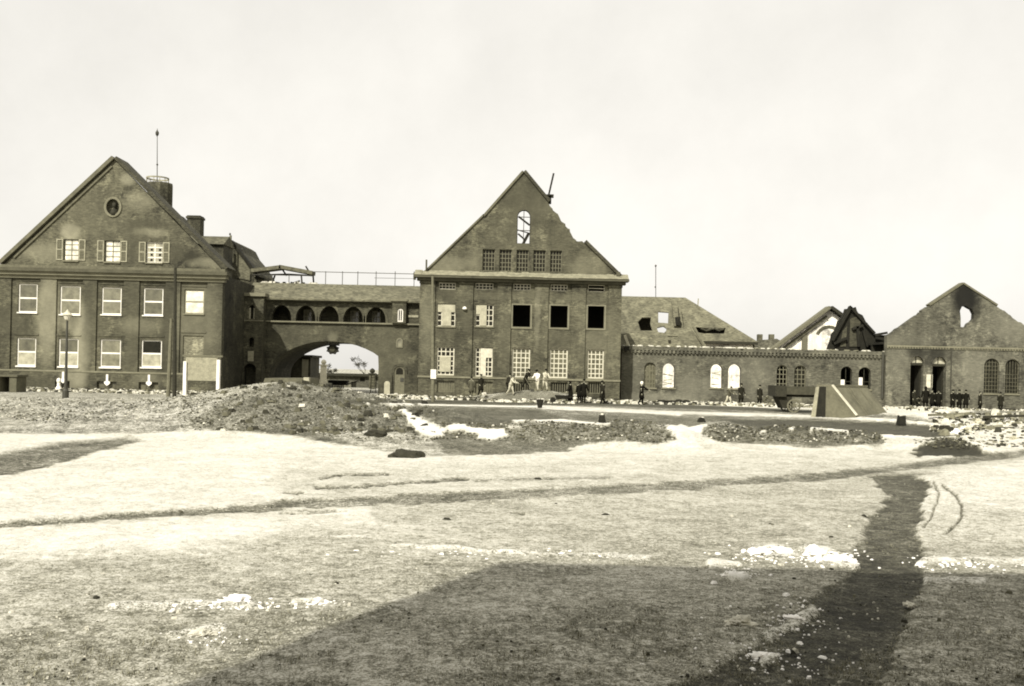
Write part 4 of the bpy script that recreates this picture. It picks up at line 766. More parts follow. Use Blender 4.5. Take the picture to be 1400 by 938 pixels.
E = 106; ob = empty('chimney_stub_row', (at(1050, 520, E).x, E, .1), 'low rubble-topped wall with two stub chimneys left of the white gable', 'ruin')
b = MB(); b.prism([(q(1030, 480, E)[0], -.5), (q(1075, 480, E)[0], -.5), q(1075, 470, E), q(1062, 463, E), q(1040, 465, E), q(1030, 468, E)], [], E, E + 1); b.build('wall', M['facadeR'], ob)
for x in (1040, 1056): r = rect(x - 3, x + 3, 457, 470, E); b = MB(); b.box(r[0], r[1], E + .1, E + .8, r[2], r[3]); b.build('chimney_stub', M['tile'], ob)
# ================================================================== FAR RIGHT gabled hall
D = 89.5
ob = empty('burnt_hall', (at(1310, 555, D).x, D, .1), 'burnt hall at the right edge with a low gable and a sooty hole', 'building')
XL, XR = q(1211, 520, D)[0], q(1440, 520, D)[0]; ZS = q(1306, 476, D)[1]
def sp(px, py, rx, rz, g, st, soft=.5): X, Z = q(px, py, D); k = D / F; return (X, Z, rx * k, rz * k, g, st, soft)
M['facadeH'] = wall_mat('hall_brick', 0.091, .26, warm=.8, spots=[sp(1320, 408, 17, 24, .008, .97, .4), sp(1334, 430, 5, 14, .03, .8), sp(1253, 481, 12, 11, .02, .85), sp(1282, 482, 12, 11, .02, .85), sp(1228, 500, 14, 30, .13, .5), sp(1240, 465, 40, 8, .11, .5), sp(1385, 440, 30, 30, .19, .4), sp(1330, 510, 20, 30, .19, .4), sp(1285, 450, 12, 5, .09, .5)])
HW = rect(1313.5, 1331, 419, 447, D); DW = [rect(1244, 1262, 487, 560, D), rect(1274, 1293, 488, 560, D)]; WW = [rect(1345, 1366, 490, 538, D), rect(1374, 1393.5, 491, 538.5, D)]
for i_ in range(2): DW[i_] = (DW[i_][0], DW[i_][1], -.55, DW[i_][3])
rj = random.Random(12); g0 = [(1211, 460), (1217, 456), (1236, 443), (1257, 429), (1262, 424), (1273, 417), (1316, 388), (1362, 417), (1366, 421), (1374, 425), (1385, 434), (1400, 444), (1420, 457), (1440, 470)]
gg = []
for (x0, y0), (x1, y1) in zip(g0[:-1], g0[1:]):
    for k in range(4): t_ = k / 4; j = 1.2 if not (1270 < x0 < 1360) else 0; gg.append(q(x0 + (x1 - x0) * t_ + rj.uniform(-j, j), y0 + (y1 - y0) * t_ + rj.uniform(-j, j), D))
gg.append(q(*g0[-1], D)); gg[-1] = (XR, gg[-1][1]); gg[0] = (XL, gg[0][1])
b = MB(); outer = [(XL, -.6)] + [p for d in DW for p in ((d[0], -.6),) + tuple(reversed([(x, z) for x, z in arch_pts(*d)[2:]])) + ((d[1], -.6),)] + [(XR, -.6)] + gg[::-1]
b.prism(outer, [[q(x_, y_, D) for x_, y_ in ((1313.5, 447), (1321, 447.5), (1324, 442), (1328, 440), (1331.5, 436), (1332, 429), (1329, 423), (1325, 421), (1320, 418), (1315, 419.5), (1312.5, 425), (1313.5, 434))]] + [arch_pts(*r) for r in WW], D, D + .6); b.box(XL, XL + .5, D + .6, D + 14, -.6, 3.9); b.box(XL, XR, D + 14, D + 14.5, -.6, 3.9); b.build('wall', M['facadeH'], ob)
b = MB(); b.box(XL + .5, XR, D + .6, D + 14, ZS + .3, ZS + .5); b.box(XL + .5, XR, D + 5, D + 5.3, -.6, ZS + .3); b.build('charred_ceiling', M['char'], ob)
b = MB(); slope_bar(b, (1271, 418), (1316.5, 388), D, D - .1, D + .7, .14); slope_bar(b, (1316.5, 388), (1363, 418), D, D - .1, D + .7, .14); b.build('coping', M['coping'], ob)
b = MB(); b.box(XL + .02, XR, D - .12, D + .03, ZS, ZS + .14); n = 60
for k in range(n): x = XL + .03 + (XR - XL - .1) * k / n; b.box(x, x + (XR - XL) / n * .5, D - .11, D + .02, ZS - .14, ZS + .001)
b.build('corbel_frieze', M['trim'], ob)
for xa, xb in ((XL + .02, DW[0][0] - .02), (DW[0][1] + .02, DW[1][0] - .02), (DW[1][1] + .02, XR)): b = MB(); b.box(xa, xb, D - .14, D + .02, -.55, q(1300, 545, D)[1]); b.build('plinth', M['facadeH'], ob)
for r in DW:
    b = MB(); rad = (r[1] - r[0]) / 2; z_ = r[3] - rad - .1; xc = (r[0] + r[1]) / 2
    b.prism([(xc + (rad + .01) * math.cos(k * math.pi / 12), z_ + .1 + (rad + .01) * math.sin(k * math.pi / 12)) for k in range(13)], [], D + .3, D + .36); fl = b.build('fanlight', M['glasspale'], ob)
    b = MB(); b.box(r[0], r[1], D + .2, D + .34, z_ - .12, z_ + .09); b.bar((xc, D + .28, z_), (xc, D + .28, r[3]), .06, .06); b.build('door_transom', M['wooddark'], fl)
    b = MB(); b.prism(arch_pts(r[0] - .12, r[1] + .12, -.5, r[3] + .14), [arch_pts(r[0] + .001, r[1] - .001, -.49, r[3] - .001)], D - .05, D + .02); b.build('door_arch', M['facadeH'], ob)
    b = MB(); b.bar((r[1] - .05, D + .45, -.1), (r[1] - .03, D + 1.3, -.1), .05, .01); b.box(r[1] - .09, r[1] - .03, D + .62, D + 1.7, -.2, z_ - .15); b.build('open_door_leaf', M['wooddark'], ob)
a, c = at(1271, 512, D - .1), at(1268, 530, D - .1); b = MB(); b.box(a.x - .25, a.x + .3, D - .03, D + .01, c.z, a.z); b.build('torn_poster', M['offwhite'], ob)
for k, r in enumerate(WW):
    window(ob, r, D, 5, 9, M['tile'], M['glassdark'], arch=True, bar=.04, edge=.07, sill=M['trim'], skip=(lambda a, i: a == 'h' and i > 5) if k == 1 else None)
    b = MB(); b.prism(arch_pts(r[0] - .14, r[1] + .14, r[2] + .02, r[3] + .14), [arch_pts(r[0] + .001, r[1] - .001, r[2] + .021, r[3] - .001)], D - .04, D + .02); b.build('window_arch', M['facadeH'], ob)
r = rect(1301, 1303, 476, 545, D - .3); b = MB(); b.tube([(r[0], D - .18, r[2]), (r[0], D - .18, r[3])], .06, 6); b.build('downpipe', M['iron'], ob)

# ================================================================== seen through the arch
E = 124.0; ob = empty('low_outbuilding', (at(475, 530, E).x, E, 0), 'low flat outbuilding with a dark roof edge seen through the arch', 'outbuilding')
r = rect(405, 545, 514, 545, E); w1, w2 = rect(480, 487, 522, 535, E), rect(492, 499, 516, 522, E)
b = MB(); b.prism(rc((r[0], r[1], -.6, r[3])), [rc(w1), rc(w2)], E, E + 4); b.build('wall', M['facadeR'], ob)
b = MB(); b.box(r[0] - .3, r[1] + .3, E - .5, E + 4.3, r[3], r[3] + .3); b.build('roof', M['wooddark'], ob)
for w_ in (w1, w2): window(ob, w_, E, 2, 2, M['wooddark'], M['glassdark'], bar=.05, edge=.08, inset=.1)
E = 108.0; ob = empty('gatehouse', (at(395, 530, E).x, E, 0), 'small dark gatehouse with a flat roof behind the left side of the arch', 'gatehouse')
r = rect(372, 424, 488, 545, E); b = MB(); b.box(r[0], r[1], E, E + 5, -.6, r[3]); b.build('wall', M['tiledark'], ob)
b = MB(); b.box(r[0] - .2, r[1] + .25, E - .3, E + 5.2, r[3], r[3] + .25); b.build('roof', M['wooddark'], ob)
b = MB(); r2 = rect(413, 421.5, 491, 515, E); b.box(r2[0], r2[1], E - .06, E + .02, r2[2], r2[3]); b.build('painted_sunlit_panel', M['cream'], ob)  # pale panel painted as the sunlit part of the front
for px, top, lab in ((442.5, 500, 'pale square gate pillar with a ball cap seen through the arch'), (509, 512, 'dark gate pillar with an urn near the right side of the arch')):
    E = 120.0; a = at(px, top, E); ob = empty('gate_pillar', (a.x, E, 0), lab, 'gate pillar', 'gate pillars beyond the arch'); b = MB(); b.box(a.x - .33, a.x + .33, E - .33, E + .33, -.3, a.z); m_ = M['offwhite'] if px < 450 else M['tile']; b.build('shaft', m_, ob)
    b = MB(); b.box(a.x - .45, a.x + .45, E - .45, E + .45, a.z + .001, a.z + .16); b.lathe((a.x, E, a.z + .16), [(.12, 0), (.3, .1), (.34, .3), (.22, .5), (.05, .6)], 10); b.build('cap', m_ if px < 450 else M['wooddark'], ob, smooth=False)
E = 100.0; ob = empty('wooden_ladder', (at(510, 540, E).x, E, 0), 'wooden ladder leaning beside the right side of the passage', 'ladder')
a, c = at(506, 543, E), at(508, 512, E); b = MB(); b.bar(a, c, .08, .06); b.bar(a + Vector((.55, 0, 0)), c + Vector((.5, 0, 0)), .08, .06); b.build('rail', M['wood'], ob); b = MB()
for k in range(7): p = a.lerp(c, .1 + k * .13); b.bar(p, p + Vector((.53, 0, 0)), .05, .05)
b.build('rung', M['wood'], ob)
E = 103.0; a = at(462, 540, E); ob = empty('handcart', (a.x, E, .1), 'dark two-wheeled handcart standing under the arch', 'handcart')
b = MB(); b.loft([[(a.x + dx * .85, E + dy * .5, .75) for dx, dy in ((-1, -1), (1, -1), (1, 1), (-1, 1))], [(a.x + dx * 1.05, E + dy * .6, 1.25) for dx, dy in ((-1, -1), (1, -1), (1, 1), (-1, 1))]]); b.build('bed', M['charred'], ob)
for s_ in (-.62, .62):
    b = MB(); n = 16; rgx = lambda q_: [(a.x + q_ * math.cos(2 * math.pi * k / n), .58 + q_ * math.sin(2 * math.pi * k / n)) for k in range(n)]
    b.prism(rgx(.5), [rgx(.42)], E + s_ - .04, E + s_ + .04)
    for k in range(6): b.bar((a.x, E + s_, .58), (a.x + .45 * math.cos(k * math.pi / 3), E + s_, .58 + .45 * math.sin(k * math.pi / 3)), .05, .05)
    b.build('wheel', M['charred'], ob)
b = MB(); b.bar((a.x + .8, E - .3, .8), (a.x + 2.1, E - .3, 1.25), .07, .07); b.build('shaft', M['charred'], ob); b = MB(); b.bar((a.x + .8, E + .3, .8), (a.x + 2.1, E + .3, 1.25), .07, .07); b.build('shaft', M['charred'], ob)
def bare_tree(px, base, top, E, lab, seed):
    rg = random.Random(seed); a = at(px, base, E); H = at(px, top, E).z - 0; ob = empty('bare_tree', (a.x, E, 0), lab, 'tree', 'bare trees beyond the arch'); b = MB(); tips = []
    def limb(p, d, L, r_, lv):
        e = p + d * L; b.tube([p, p.lerp(e, .5) + Vector((rg.uniform(-.05, .05) * L, 0, 0)), e], [r_, r_ * .8, r_ * .55], 5)
        if lv == 0: tips.append(e); return
        for _ in range(3 if lv > 1 else 3): limb(p.lerp(e, rg.uniform(.6, 1)), (d + Vector((rg.uniform(-.9, .9), rg.uniform(-.9, .9), rg.uniform(-.1, .5)))).normalized(), L * rg.uniform(.5, .75), r_ * .5, lv - 1)
    limb(Vector((a.x, E, -.1)), Vector((rg.uniform(-.05, .05), 0, 1)), H * .55, H * .022, 4); b.build('trunk', M['bark'], ob)
    c = MB()
    for t_ in tips:
        for _ in range(3): p = t_ + Vector((rg.uniform(-.3, .3), rg.uniform(-.3, .3), rg.uniform(-.2, .3))); c.bar(t_, p, .03, .03)
    c.build('crown', M['bark'], ob)
bare_tree(498, 516, 492, 140, 'thin bare tree showing above the outbuilding at the right of the arch', 3)
bare_tree(451, 515, 503, 138, 'small bushy bare tree behind the pale gate pillar', 5)
# ================================================================== single things in the yard
def post_top(px, py, D): return at(px, py, D)
a, t_ = at(89.5, 545, 62), at(90, 437, 62); g = hgt(a.x, 62); ob = empty('street_lamp', (a.x, 62, g), 'old iron street lamp with a pale hood in front of the left building', 'street lamp')
b = MB(); b.lathe((a.x, 62, g - .2), [(.2, 0), (.2, .7), (.11, .8), (.085, 2.2), (.06, t_.z - g + .2)], 10); b.build('post', M['iron'], ob)
b = MB(); b.lathe((a.x, 62, t_.z - .05), [(.06, 0), (.15, .06), (.24, .3), (.2, .34)], 12); b.build('lamp_glass', M['glasswhite'], ob); b = MB(); b.lathe((a.x, 62, t_.z + .28), [(.3, 0), (.3, .03), (.12, .2), (.05, .3), (.02, .36)], 12); b.build('lamp_hood', M['offwhite'], ob)
E = 67.5; ob = empty('trestle_pole', (at(234, 545, E).x, E, hgt(at(234, 545, E).x, E)), 'tall wooden pole with a second leg in front of the left building', 'utility pole')
tp = at(239, 366, E)
for px, lab in ((229.5, 0), (238.5, 1)): a = at(px, 549, E); b = MB(); b.tube([(a.x, E, a.z - .3), (tp.x - (.16 if lab == 0 else -.02), E + .05 * lab, tp.z - (3.5 if lab == 0 else 0))], [.15, .1], 8); b.build('leg', M['wooddark'] if lab else M['wood'], ob)
b = MB()
for y in (395, 440, 480, 515): p = at(234, y, E); b.bar((p.x - .16, E, p.z), (p.x + .28, E + .03, p.z + .05), .06, .1)
b.build('cross_brace', M['wooddark'], ob)
E = 69.0; a, c = at(592, 556, E), at(591.5, 378, E); ob = empty('plain_pole', (a.x, E, hgt(a.x, E)), 'slender weathered pole with a white-painted patch in front of the middle building', 'utility pole')
b = MB(); b.tube([(a.x, E, a.z - .2), (c.x, E, c.z)], [.13, .085], 8); b.build('pole', M['wood'], ob)
p = at(592.5, 512, E); b = MB(); b.box(p.x - .18, p.x + .2, E - .17, E - .1, p.z - .3, p.z + .35); b.build('white_board', M['white'], ob)
E = 64.0; a = at(276, 520, E); ob = empty('notice_board', (a.x, E, hgt(a.x, E)), 'large blank notice board between two white posts', 'notice board')
r = rect(254, 297, 488, 520.5, E); b = MB(); b.box(r[0], r[1], E - .03, E + .04, r[2], r[3]); bd = b.build('board', M['woodpale'], ob); b = MB(); b.box(r[0] - .2, r[1] + .35, E - .07, E + .08, r[3] + .001, r[3] + .12); b.build('top_rail', M['wood'], bd)
for px, y0 in ((252.5, 494), (298, 492)): a, c = at(px, 549, E), at(px + 1, y0, E); b = MB(); b.box(a.x - .1, a.x + .1, E - .15, E + .1, a.z - .3, c.z); b.build('post', M['white'], ob)
E = 76; a = at(80, 541, E); g = hgt(a.x, E); ob = empty('white_post', (a.x, E, g), 'stumpy white-painted post by the cellar window of the left building', 'post'); b = MB(); b.lathe((a.x, E, g - .1), [(.26, 0), (.24, .25), (.13, .45), (.12, .7), (.17, .8), (.15, .98), (.05, 1.06)], 10); b.build('shaft', M['white'], ob)
E = 70.0; x0, x1 = at(-12, 530, E).x, at(30, 530, E).x; g = .1; zt = at(20, 515, E).z
ob = empty('cellar_hatch', ((x0 + x1) / 2, E, g), 'dark open cellar hatch with a slanting cheek wall at the left edge', 'cellar entrance'); xm = at(8, 530, E).x
b = MB(); b.box(xm, x1, E + .3, E + .6, g - .4, zt); b.box(xm, x1 + .1, E - .9, E + .7, zt, zt + .14); b.build('back_wall', M['concretedark'], ob)
b = MB(); b.add([(xm - 1.3, E - 1, g - .4), (xm, E - 1, g - .4), (xm, E - 1, zt), (xm - 1.3, E + .6, g - .4), (xm, E + .6, g - .4), (xm, E + .6, zt)], [(0, 1, 2), (5, 4, 3), (0, 2, 5, 3), (0, 3, 4, 1), (1, 4, 5, 2)]); b.build('cheek_wall', M['concrete'], ob)
b = MB(); b.box(x1 - .5, x1, E - .8, E + .3, g - .4, zt); b.build('side_wall', M['concretedark'], ob)
# air-raid shelter entrance, right
E = 59.0; a0 = at(1168, 573, E); g = hgt(a0.x, E); ob = empty('shelter_entrance', (a0.x, E, g), 'wedge-shaped concrete shelter entrance with a white sloping edge at the right', 'shelter')
A = Vector((.80, -.60, 0)); Bv = Vector((.72, .69, 0)); top = 1.84; base = Vector((a0.x, E, g - .15)); L = 1.72; Wd = 4.6
P = lambda s, t, z: base - A * s + Bv * t + Vector((0, 0, z))      # s back up the slope from the toe, t across, z up
b = MB(); prof = [(0, 0), (L, 0), (L, .15 + top), (L * .82, .15 + top), (0, .25)]
b.loft([[P(s, t, z) for s, z in prof] for t in (0.16, Wd)]); sl = b.build('sloping_roof', M['concrete'], ob)
b = MB(); b.loft([[P(s, t, z) for s, z in [(0 - .12, 0), (L, 0), (L, .2 + top), (L * .80, .22 + top), (-.12, .3)]] for t in (-.06, .158)]); b.build('cheek_wall', M['concrete'], ob)
b = MB(); b.bar(P(-.14, .04, .33), P(L * .80, .04, .26 + top), .24, .08); b.build('white_edge', M['offwhite'], ob)
b = MB()
for t in (.62, 1.75, 2.1, 3.3): b.bar(P(0, t, .262), P(L * .8, t, .155 + top), .035, .03)
b.build('roof_batten', M['wood'], sl)
b = MB(); b.loft([[P(s, t, z) for s, z in [(L + .01, 0), (L + .62, 0), (L + .42, .13 + top), (L + .01, .15 + top)]] for t in (-.02, .1)]); b.loft([[P(s, t, z) for s, z in [(L + .01, 0), (L + .2, 0), (L + .2, .1 + top), (L + .01, .1 + top)]] for t in (.9, 1.2)]); b.build('doorway', M['charred'], ob)  # black sheets painted as the shade inside the opening
b = MB(); b.loft([[P(s, t, z) for s, z in [(L + .64, 0), (L + .92, 0), (L + .64, .12 + top), (L + .44, .14 + top)]] for t in (-.05, .9)]); b.build('side_pier', M['woodpale'], ob)
b = MB(); b.loft([[P(s, t, z) for s, z in [(L * .8, .153 + top), (L + .7, .153 + top), (L + .7, .27 + top), (L * .8, .27 + top)]] for t in (.16, Wd)]); b.build('roof_slab', M['wood'], ob)
# concrete block on the mound, left
E = 56.0; p = [q(x, y, E) for x, y in ((353, 552), (425, 556), (422, 517), (362, 517))]; ob = empty('shelter_block', (at(390, 540, E).x, E, .3), 'grey concrete shelter block with a sloping side rising behind the big mound', 'shelter')
b = MB(); b.prism([(p[0][0] - .3, -.3), (p[1][0], -.3), p[2], p[3]], [], E, E + 3); b.build('body', M['concrete'], ob); b = MB(); b.box(p[2][0] - .28, p[2][0] + .03, E - .06, E + .3, p[2][1] - 1.0, p[2][1] + .04); b.build('corner_edge', M['cream'], ob)
# goods wagon / cart
E = 65.0; x0, x1 = at(1060, 540, E).x, at(1146, 540, E).x; g = hgt(at(1085, 560, E).x, E); zf = at(1100, 546, E).z; zt = at(1100, 529, E).z
ob = empty('flat_wagon', ((x0 + x1) / 2, E, g), 'dark low-sided cart with spoked wheels standing left of the shelter entrance', 'cart')
b = MB(); b.box(x0 + .15, x1, E + .0, E + 1.7, zf + .35, zf + .45); b.build('floor', M['wooddark'], ob)
for y in (E - .06, E + 1.7): b = MB(); b.box(x0 + .7, x1, y, y + .06, zf + .3, zt); b.build('side_board', M['sideboard'], ob)
b = MB(); b.box(x0 - .02, x0 + .7, E - .12, E + 1.8, zf + .15, zt + .05); b.loft([[(x0 + .55, E + .2, g + .25), (x0 + 1.0, E + .2, g + .25), (x0 + 1.0, E + 1.4, g + .25), (x0 + .55, E + 1.4, g + .25)], [(x0 + .2, E + .1, zf + .149), (x0 + 1.15, E + .1, zf + .149), (x0 + 1.15, E + 1.5, zf + .149), (x0 + .2, E + 1.5, zf + .149)]]); b.build('front_box', M['wooddark'], ob)
b = MB(); b.bar((x0 + .5, E + .3, zf + .24), (x1, E + .3, zf + .24), .14, .22); b.bar((x0 + .5, E + 1.4, zf + .24), (x1, E + 1.4, zf + .24), .14, .22); b.build('chassis', M['wooddark'], ob)
b = MB(); b.bar((x1 - .25, E + .1, g - .05), (x1 - .2, E + .1, zf + .2), .1, .1); b.bar((x1 - .9, E + .2, g + .35), (x1 - .1, E + .2, g + .45), .1, .12); b.build('prop', M['wooddark'], ob)
def wheel(x, y, rr, nm='wheel'):
    b = MB(); n = 20; rg = lambda r: [(x + r * math.cos(2 * math.pi * k / n), g + rr - .02 + r * math.sin(2 * math.pi * k / n)) for k in range(n)]
    b.prism(rg(rr), [rg(rr - .09)], y, y + .1); b.prism(rg(.11), [], y - .04, y + .14)
    for k in range(10): a_ = k * math.pi / 5; b.bar((x + .08 * math.cos(a_), y + .05, g + rr - .02 + .08 * math.sin(a_)), (x + (rr - .06) * math.cos(a_), y + .05, g + rr - .02 + (rr - .06) * math.sin(a_)), .05, .05)
    b.build(nm, M['wood'], ob)
xw = at(1085, 555, E).x; wheel(xw, E - .08, .45); wheel(xw, E + 1.68, .45); wheel(x1 - .5, E + 1.68, .36); b = MB(); b.bar((xw, E - .05, g + .43), (xw, E + 1.75, g + .43), .09, .09); b.build('axle', M['iron'], ob)
for px, py, hh, lab, sh in ((738, 558, .55, 'dark tapered tub standing on the snow line before the workers', 1), (823, 579, .33, 'small dark block on the grassy rise left of centre right', 0), (959, 577, .25, 'small dark block on the snow between two grassy mounds', 0), (1232, 581, .5, 'dark block on the snow strip in front of the shelter entrance', 0), (580, 552, .26, 'low dark kerb block by the foot of the slender pole', 0)):
    u_, w_ = uw(px, py); Dd = 30.0
    while Dd < 80 and hgt(u_ * Dd / F, Dd) < CH - w_ * Dd / F: Dd += .25
    X = u_ * Dd / F; g_ = hgt(X, Dd); b = MB(); wv = 5.2 * Dd / F if sh else (6.2 if hh > .4 else 5.0) * Dd / F
    if sh: b.lathe((X, Dd, g_ - .05), [(wv * .5, 0), (wv, hh), (wv * 1.0, hh + .05), (wv * .8, hh + .02)], 10)
    else: b.lump((X, Dd, g_ + hh * .45), wv, wv, hh * .6, rnd, rotz=.1)
    ob_ = empty('wooden_tub' if sh else 'stone_block', (X, Dd, g_), lab if px != 823 else 'small dark block on the grassy rise right of the tapered tub', 'tub' if sh else 'block'); b.build('body', M['charred'], ob_)
    b = MB()
    if sh: b.lathe((X, Dd, g_ + hh * .55), [(wv * .80, 0), (wv * .86, .08)], 12); b.build('hoop', M['iron'], ob_)
    else: b.lump((X, Dd, g_ + hh * 1.0), wv * .5, wv * .5, .03, rnd); b.build('snow_cap', M['dirtysnow'], ob_)

# ------------------------------------------------------------------ the house behind the camera whose shade falls on the foreground
Ls = 15.7; Lh = Ls * math.tan(SUN_EL); cX, cY = -.1 - math.sin(SUN_AZ) * Ls, 12.9 - math.cos(SUN_AZ) * Ls
ob = empty('brick_house', (cX, cY, 0), 'brick house directly behind the viewpoint whose shade covers the foreground', 'building')
b = MB(); hx = [(cX + 3 + 4 * i, cX + 4.3 + 4 * i) for i in range(11)]; hs = [rc((a, c, z, z + 1.8)) for a, c in hx for z in (1.0, 4.4, 7.8, 11.0) if not (a < 3 and c > -3 and z < 4)]
def fw(a, c, y): return (a, cY - y, c)
b.prism([(cX, -.5), (cX + 50, -.5), (cX + 50, Lh), (cX, Lh)], hs, 0, .5, fmap=fw); b.box(cX, cX + .5, cY - 14, cY - .5, -.5, Lh); b.box(cX + 49.5, cX + 50, cY - 14, cY - .5, -.5, Lh); b.box(cX, cX + 50, cY - 14.5, cY - 14, -.5, Lh); b.build('wall', M['chimney'], ob)
for h_ in hs: b = MB(); b.prism(h_, [], .2, .26, fmap=fw); b.build('window', M['glassmid'], ob)
b = MB(); b.box(cX + .02, cX + 49.98, cY - 14.4, cY - .02, Lh - .3, Lh - .02); b.build('roof', M['tiledark'], ob)

# ------------------------------------------------------------------ rubble, clods, planks
rg = random.Random(21); b = MB(); xs_, ys_, big = [], [], []
def strip(n, px0, px1, y0, y1, s0, s1, white):
    for _ in range(n):
        Y = rg.uniform(y0, y1); px = rg.uniform(px0, px1); xs_.append((px - HX) / F * Y); ys_.append(Y); big.append((rg.uniform(s0, s1), white))
strip(1700, 20, 330, 72, 83, .04, .2, .25); strip(700, 515, 668, 74, 86, .04, .22, .33); strip(420, 660, 785, 72, 75.6, .04, .2, .33); strip(800, 785, 900, 74, 86, .04, .24, .33); strip(2400, 850, 1215, 75, 88.5, .04, .24, .36); strip(500, 1215, 1400, 78, 88, .04, .18, .42)
strip(1100, 1275, 1420, 48, 62, .02, .17, .10); strip(800, 1300, 1420, 38, 50, .015, .12, .10); strip(60, 1275, 1420, 44, 60, .12, .3, .2); strip(260, 1240, 1300, 74, 84, .05, .26, .6); strip(300, 520, 575, 78, 90, .05, .25, .5); strip(260, 320, 365, 60, 80, .05, .26, .35)
zs_ = hgt_np(np.array(xs_), np.array(ys_))
for x, y, z, (s_, wh) in zip(xs_, ys_, zs_, big): b.lump((x, y, z + s_ * .25), s_, s_ * rg.uniform(.5, 1), s_ * rg.uniform(.35, .8), rg, 0 if rg.random() < wh else rg.choice((1, 2, 3, 2, 3)))
b.build('rubble', [M['dirtysnow'], M['dirtysnow'], M['brickbit'], M['earthdark']], None, label='snow-dusted rubble strewn along the foot of the buildings', kind='stuff')
b = MB(); xs_, ys_, big = [], [], []
def clods(n, px0, px1, y0, y1, s0, s1, white):
    for _ in range(n): Y = rg.uniform(y0, y1); px = rg.uniform(px0, px1); xs_.append((px - HX) / F * Y); ys_.append(Y); big.append((rg.uniform(s0, s1) ** 1.0, white))
clods(3500, 250, 600, 32, 48, .012, .05, .05); clods(160, 300, 590, 33, 47, .08, .2, .03); clods(1500, -30, 280, 37, 48, .012, .05, .25); clods(3000, 590, 925, 31, 39, .012, .055, .08); clods(2200, 960, 1215, 34, 40, .012, .055, .08); clods(900, 1250, 1352, 33, 38, .012, .06, .02)
zs_ = hgt_np(np.array(xs_), np.array(ys_))
for x, y, z, (s_, wh) in zip(xs_, ys_, zs_, big):
    if z > .2: b.lump((x, y, z + s_ * .2), s_, s_ * rg.uniform(.5, 1), s_ * rg.uniform(.3, .7), rg, 0 if rg.random() < wh else rg.choice((1, 1, 2)))
b.build('earth_clods', [M['dirtysnow'], M['earth'], M['earthdark']], None, label='loose earth and snow clods on the mounds', kind='stuff')
b = MB(); xs_, ys_, big = [], [], []
for _ in range(1500):
    px, py = rg.uniform(-20, 1420), 640 + 310 * rg.random() ** 1.1; u_, w_ = uw(px, py); Y = CH * F / w_; xs_.append(u_ * Y / F); ys_.append(Y); big.append((px, py))
zs_ = hgt_np(np.array(xs_), np.array(ys_)); tn = tone_np(np.array([p[0] for p in big]), np.array([p[1] for p in big]), np.array(xs_), np.array(ys_))[0]
for x, y, z, t_, (px, py) in zip(xs_, ys_, zs_, tn, big):
    s_ = rg.uniform(.005, .016) * (2.6 if rg.random() < .06 else 1); pth = t_ < .35
    if t_ > .85 and rg.random() < .8: continue
    b.lump((x, y, z + s_ * .1), s_, s_ * rg.uniform(.6, 1), s_ * .6, rg, (rg.choice((0, 1, 2)) if pth else (0 if rg.random() < .55 else rg.choice((1, 2)))))
b.build('ground_crumbs', [M['dirtysnow'], M['earth'], M['earthdark']], None, label='crumbs of snow and earth scattered over the open ground', kind='stuff')
def blob(name, px, py, sx, sy, sz, mat, lab, cat, grp, seed):
    u_, w_ = uw(px, py); Y = CH * F / w_
    for _ in range(4): Y = (CH - hgt(u_ * Y / F, Y)) * F / w_
    X = u_ * Y / F; rr = random.Random(seed); bm = bmesh.new(); bmesh.ops.create_icosphere(bm, subdivisions=4, radius=1)
    vc = np.array([v.co[:] for v in bm.verts]); nn = fbm(vc[:, 0] + seed * 7.1, vc[:, 1] + vc[:, 2] * .7, 1.2, 2, seed) * 1.5 + fbm(vc[:, 0] + vc[:, 2], vc[:, 1] - vc[:, 2] + seed, 3.4, 3, seed + 3) * 1.1
    if 'earth' in name: nn = nn * .4
    for v, q_ in zip(bm.verts, nn):
        c = v.co; k = 1 + q_; v.co = Vector((c.x * sx * k, c.y * sy * k, max(c.z, -.3) * sz * (k + .2 * q_)))
    me = bpy.data.meshes.new(name); bm.to_mesh(me); bm.free(); me.materials.append(mat); me.polygons.foreach_set('use_smooth', [False] * len(me.polygons))
    o = bpy.data.objects.new(name, me); COL.objects.link(o); o.location = (X, Y, hgt(X, Y) + .0); o.rotation_euler = (0, 0, rr.uniform(0, 6)); tag(o, lab, cat, grp); return o
# short dead grass standing through the thin snow
gv, gf, gx = [], [], []
for _ in range(16000):
    px = rg.uniform(-30, 1430); py = 700 + 260 * rg.random() ** .7; u_, w_ = uw(px, py); Y = CH * F / w_; gx.append((u_ * Y / F, Y, px, py))
ga = np.array(gx); gz = hgt_np(ga[:, 0], ga[:, 1]); gt = tone_np(ga[:, 2], ga[:, 3], ga[:, 0], ga[:, 1])[0]
b = MB()
for (x, y, px, py), z, t_ in zip(gx, gz, gt):
    if t_ > .64 or t_ < .22 or rg.random() > (.66 - t_) * 1.6: continue
    for k in range(6):
        a_, L_ = rg.uniform(0, 6.28), rg.uniform(.010, .032); ox, oy = rg.uniform(-.035, .035), rg.uniform(-.035, .035); le = rg.uniform(.3, 1.1) * L_; ca, sa = math.cos(a_), math.sin(a_); w2 = .0035
        b.add([(x + ox - sa * w2, y + oy + ca * w2, z - .006), (x + ox + sa * w2, y + oy - ca * w2, z - .006), (x + ox + ca * le, y + oy + sa * le, z + L_)], [(0, 1, 2)], 0 if rg.random() < .6 else 1)
b.build('dead_grass', [simple('dead_grass', .10, .4, 9, bump=0), simple('pale_straw', .24, .3, 9, bump=0)], None, label='short dead grass standing through thin dirty snow', kind='stuff')
b = MB(); fr = []
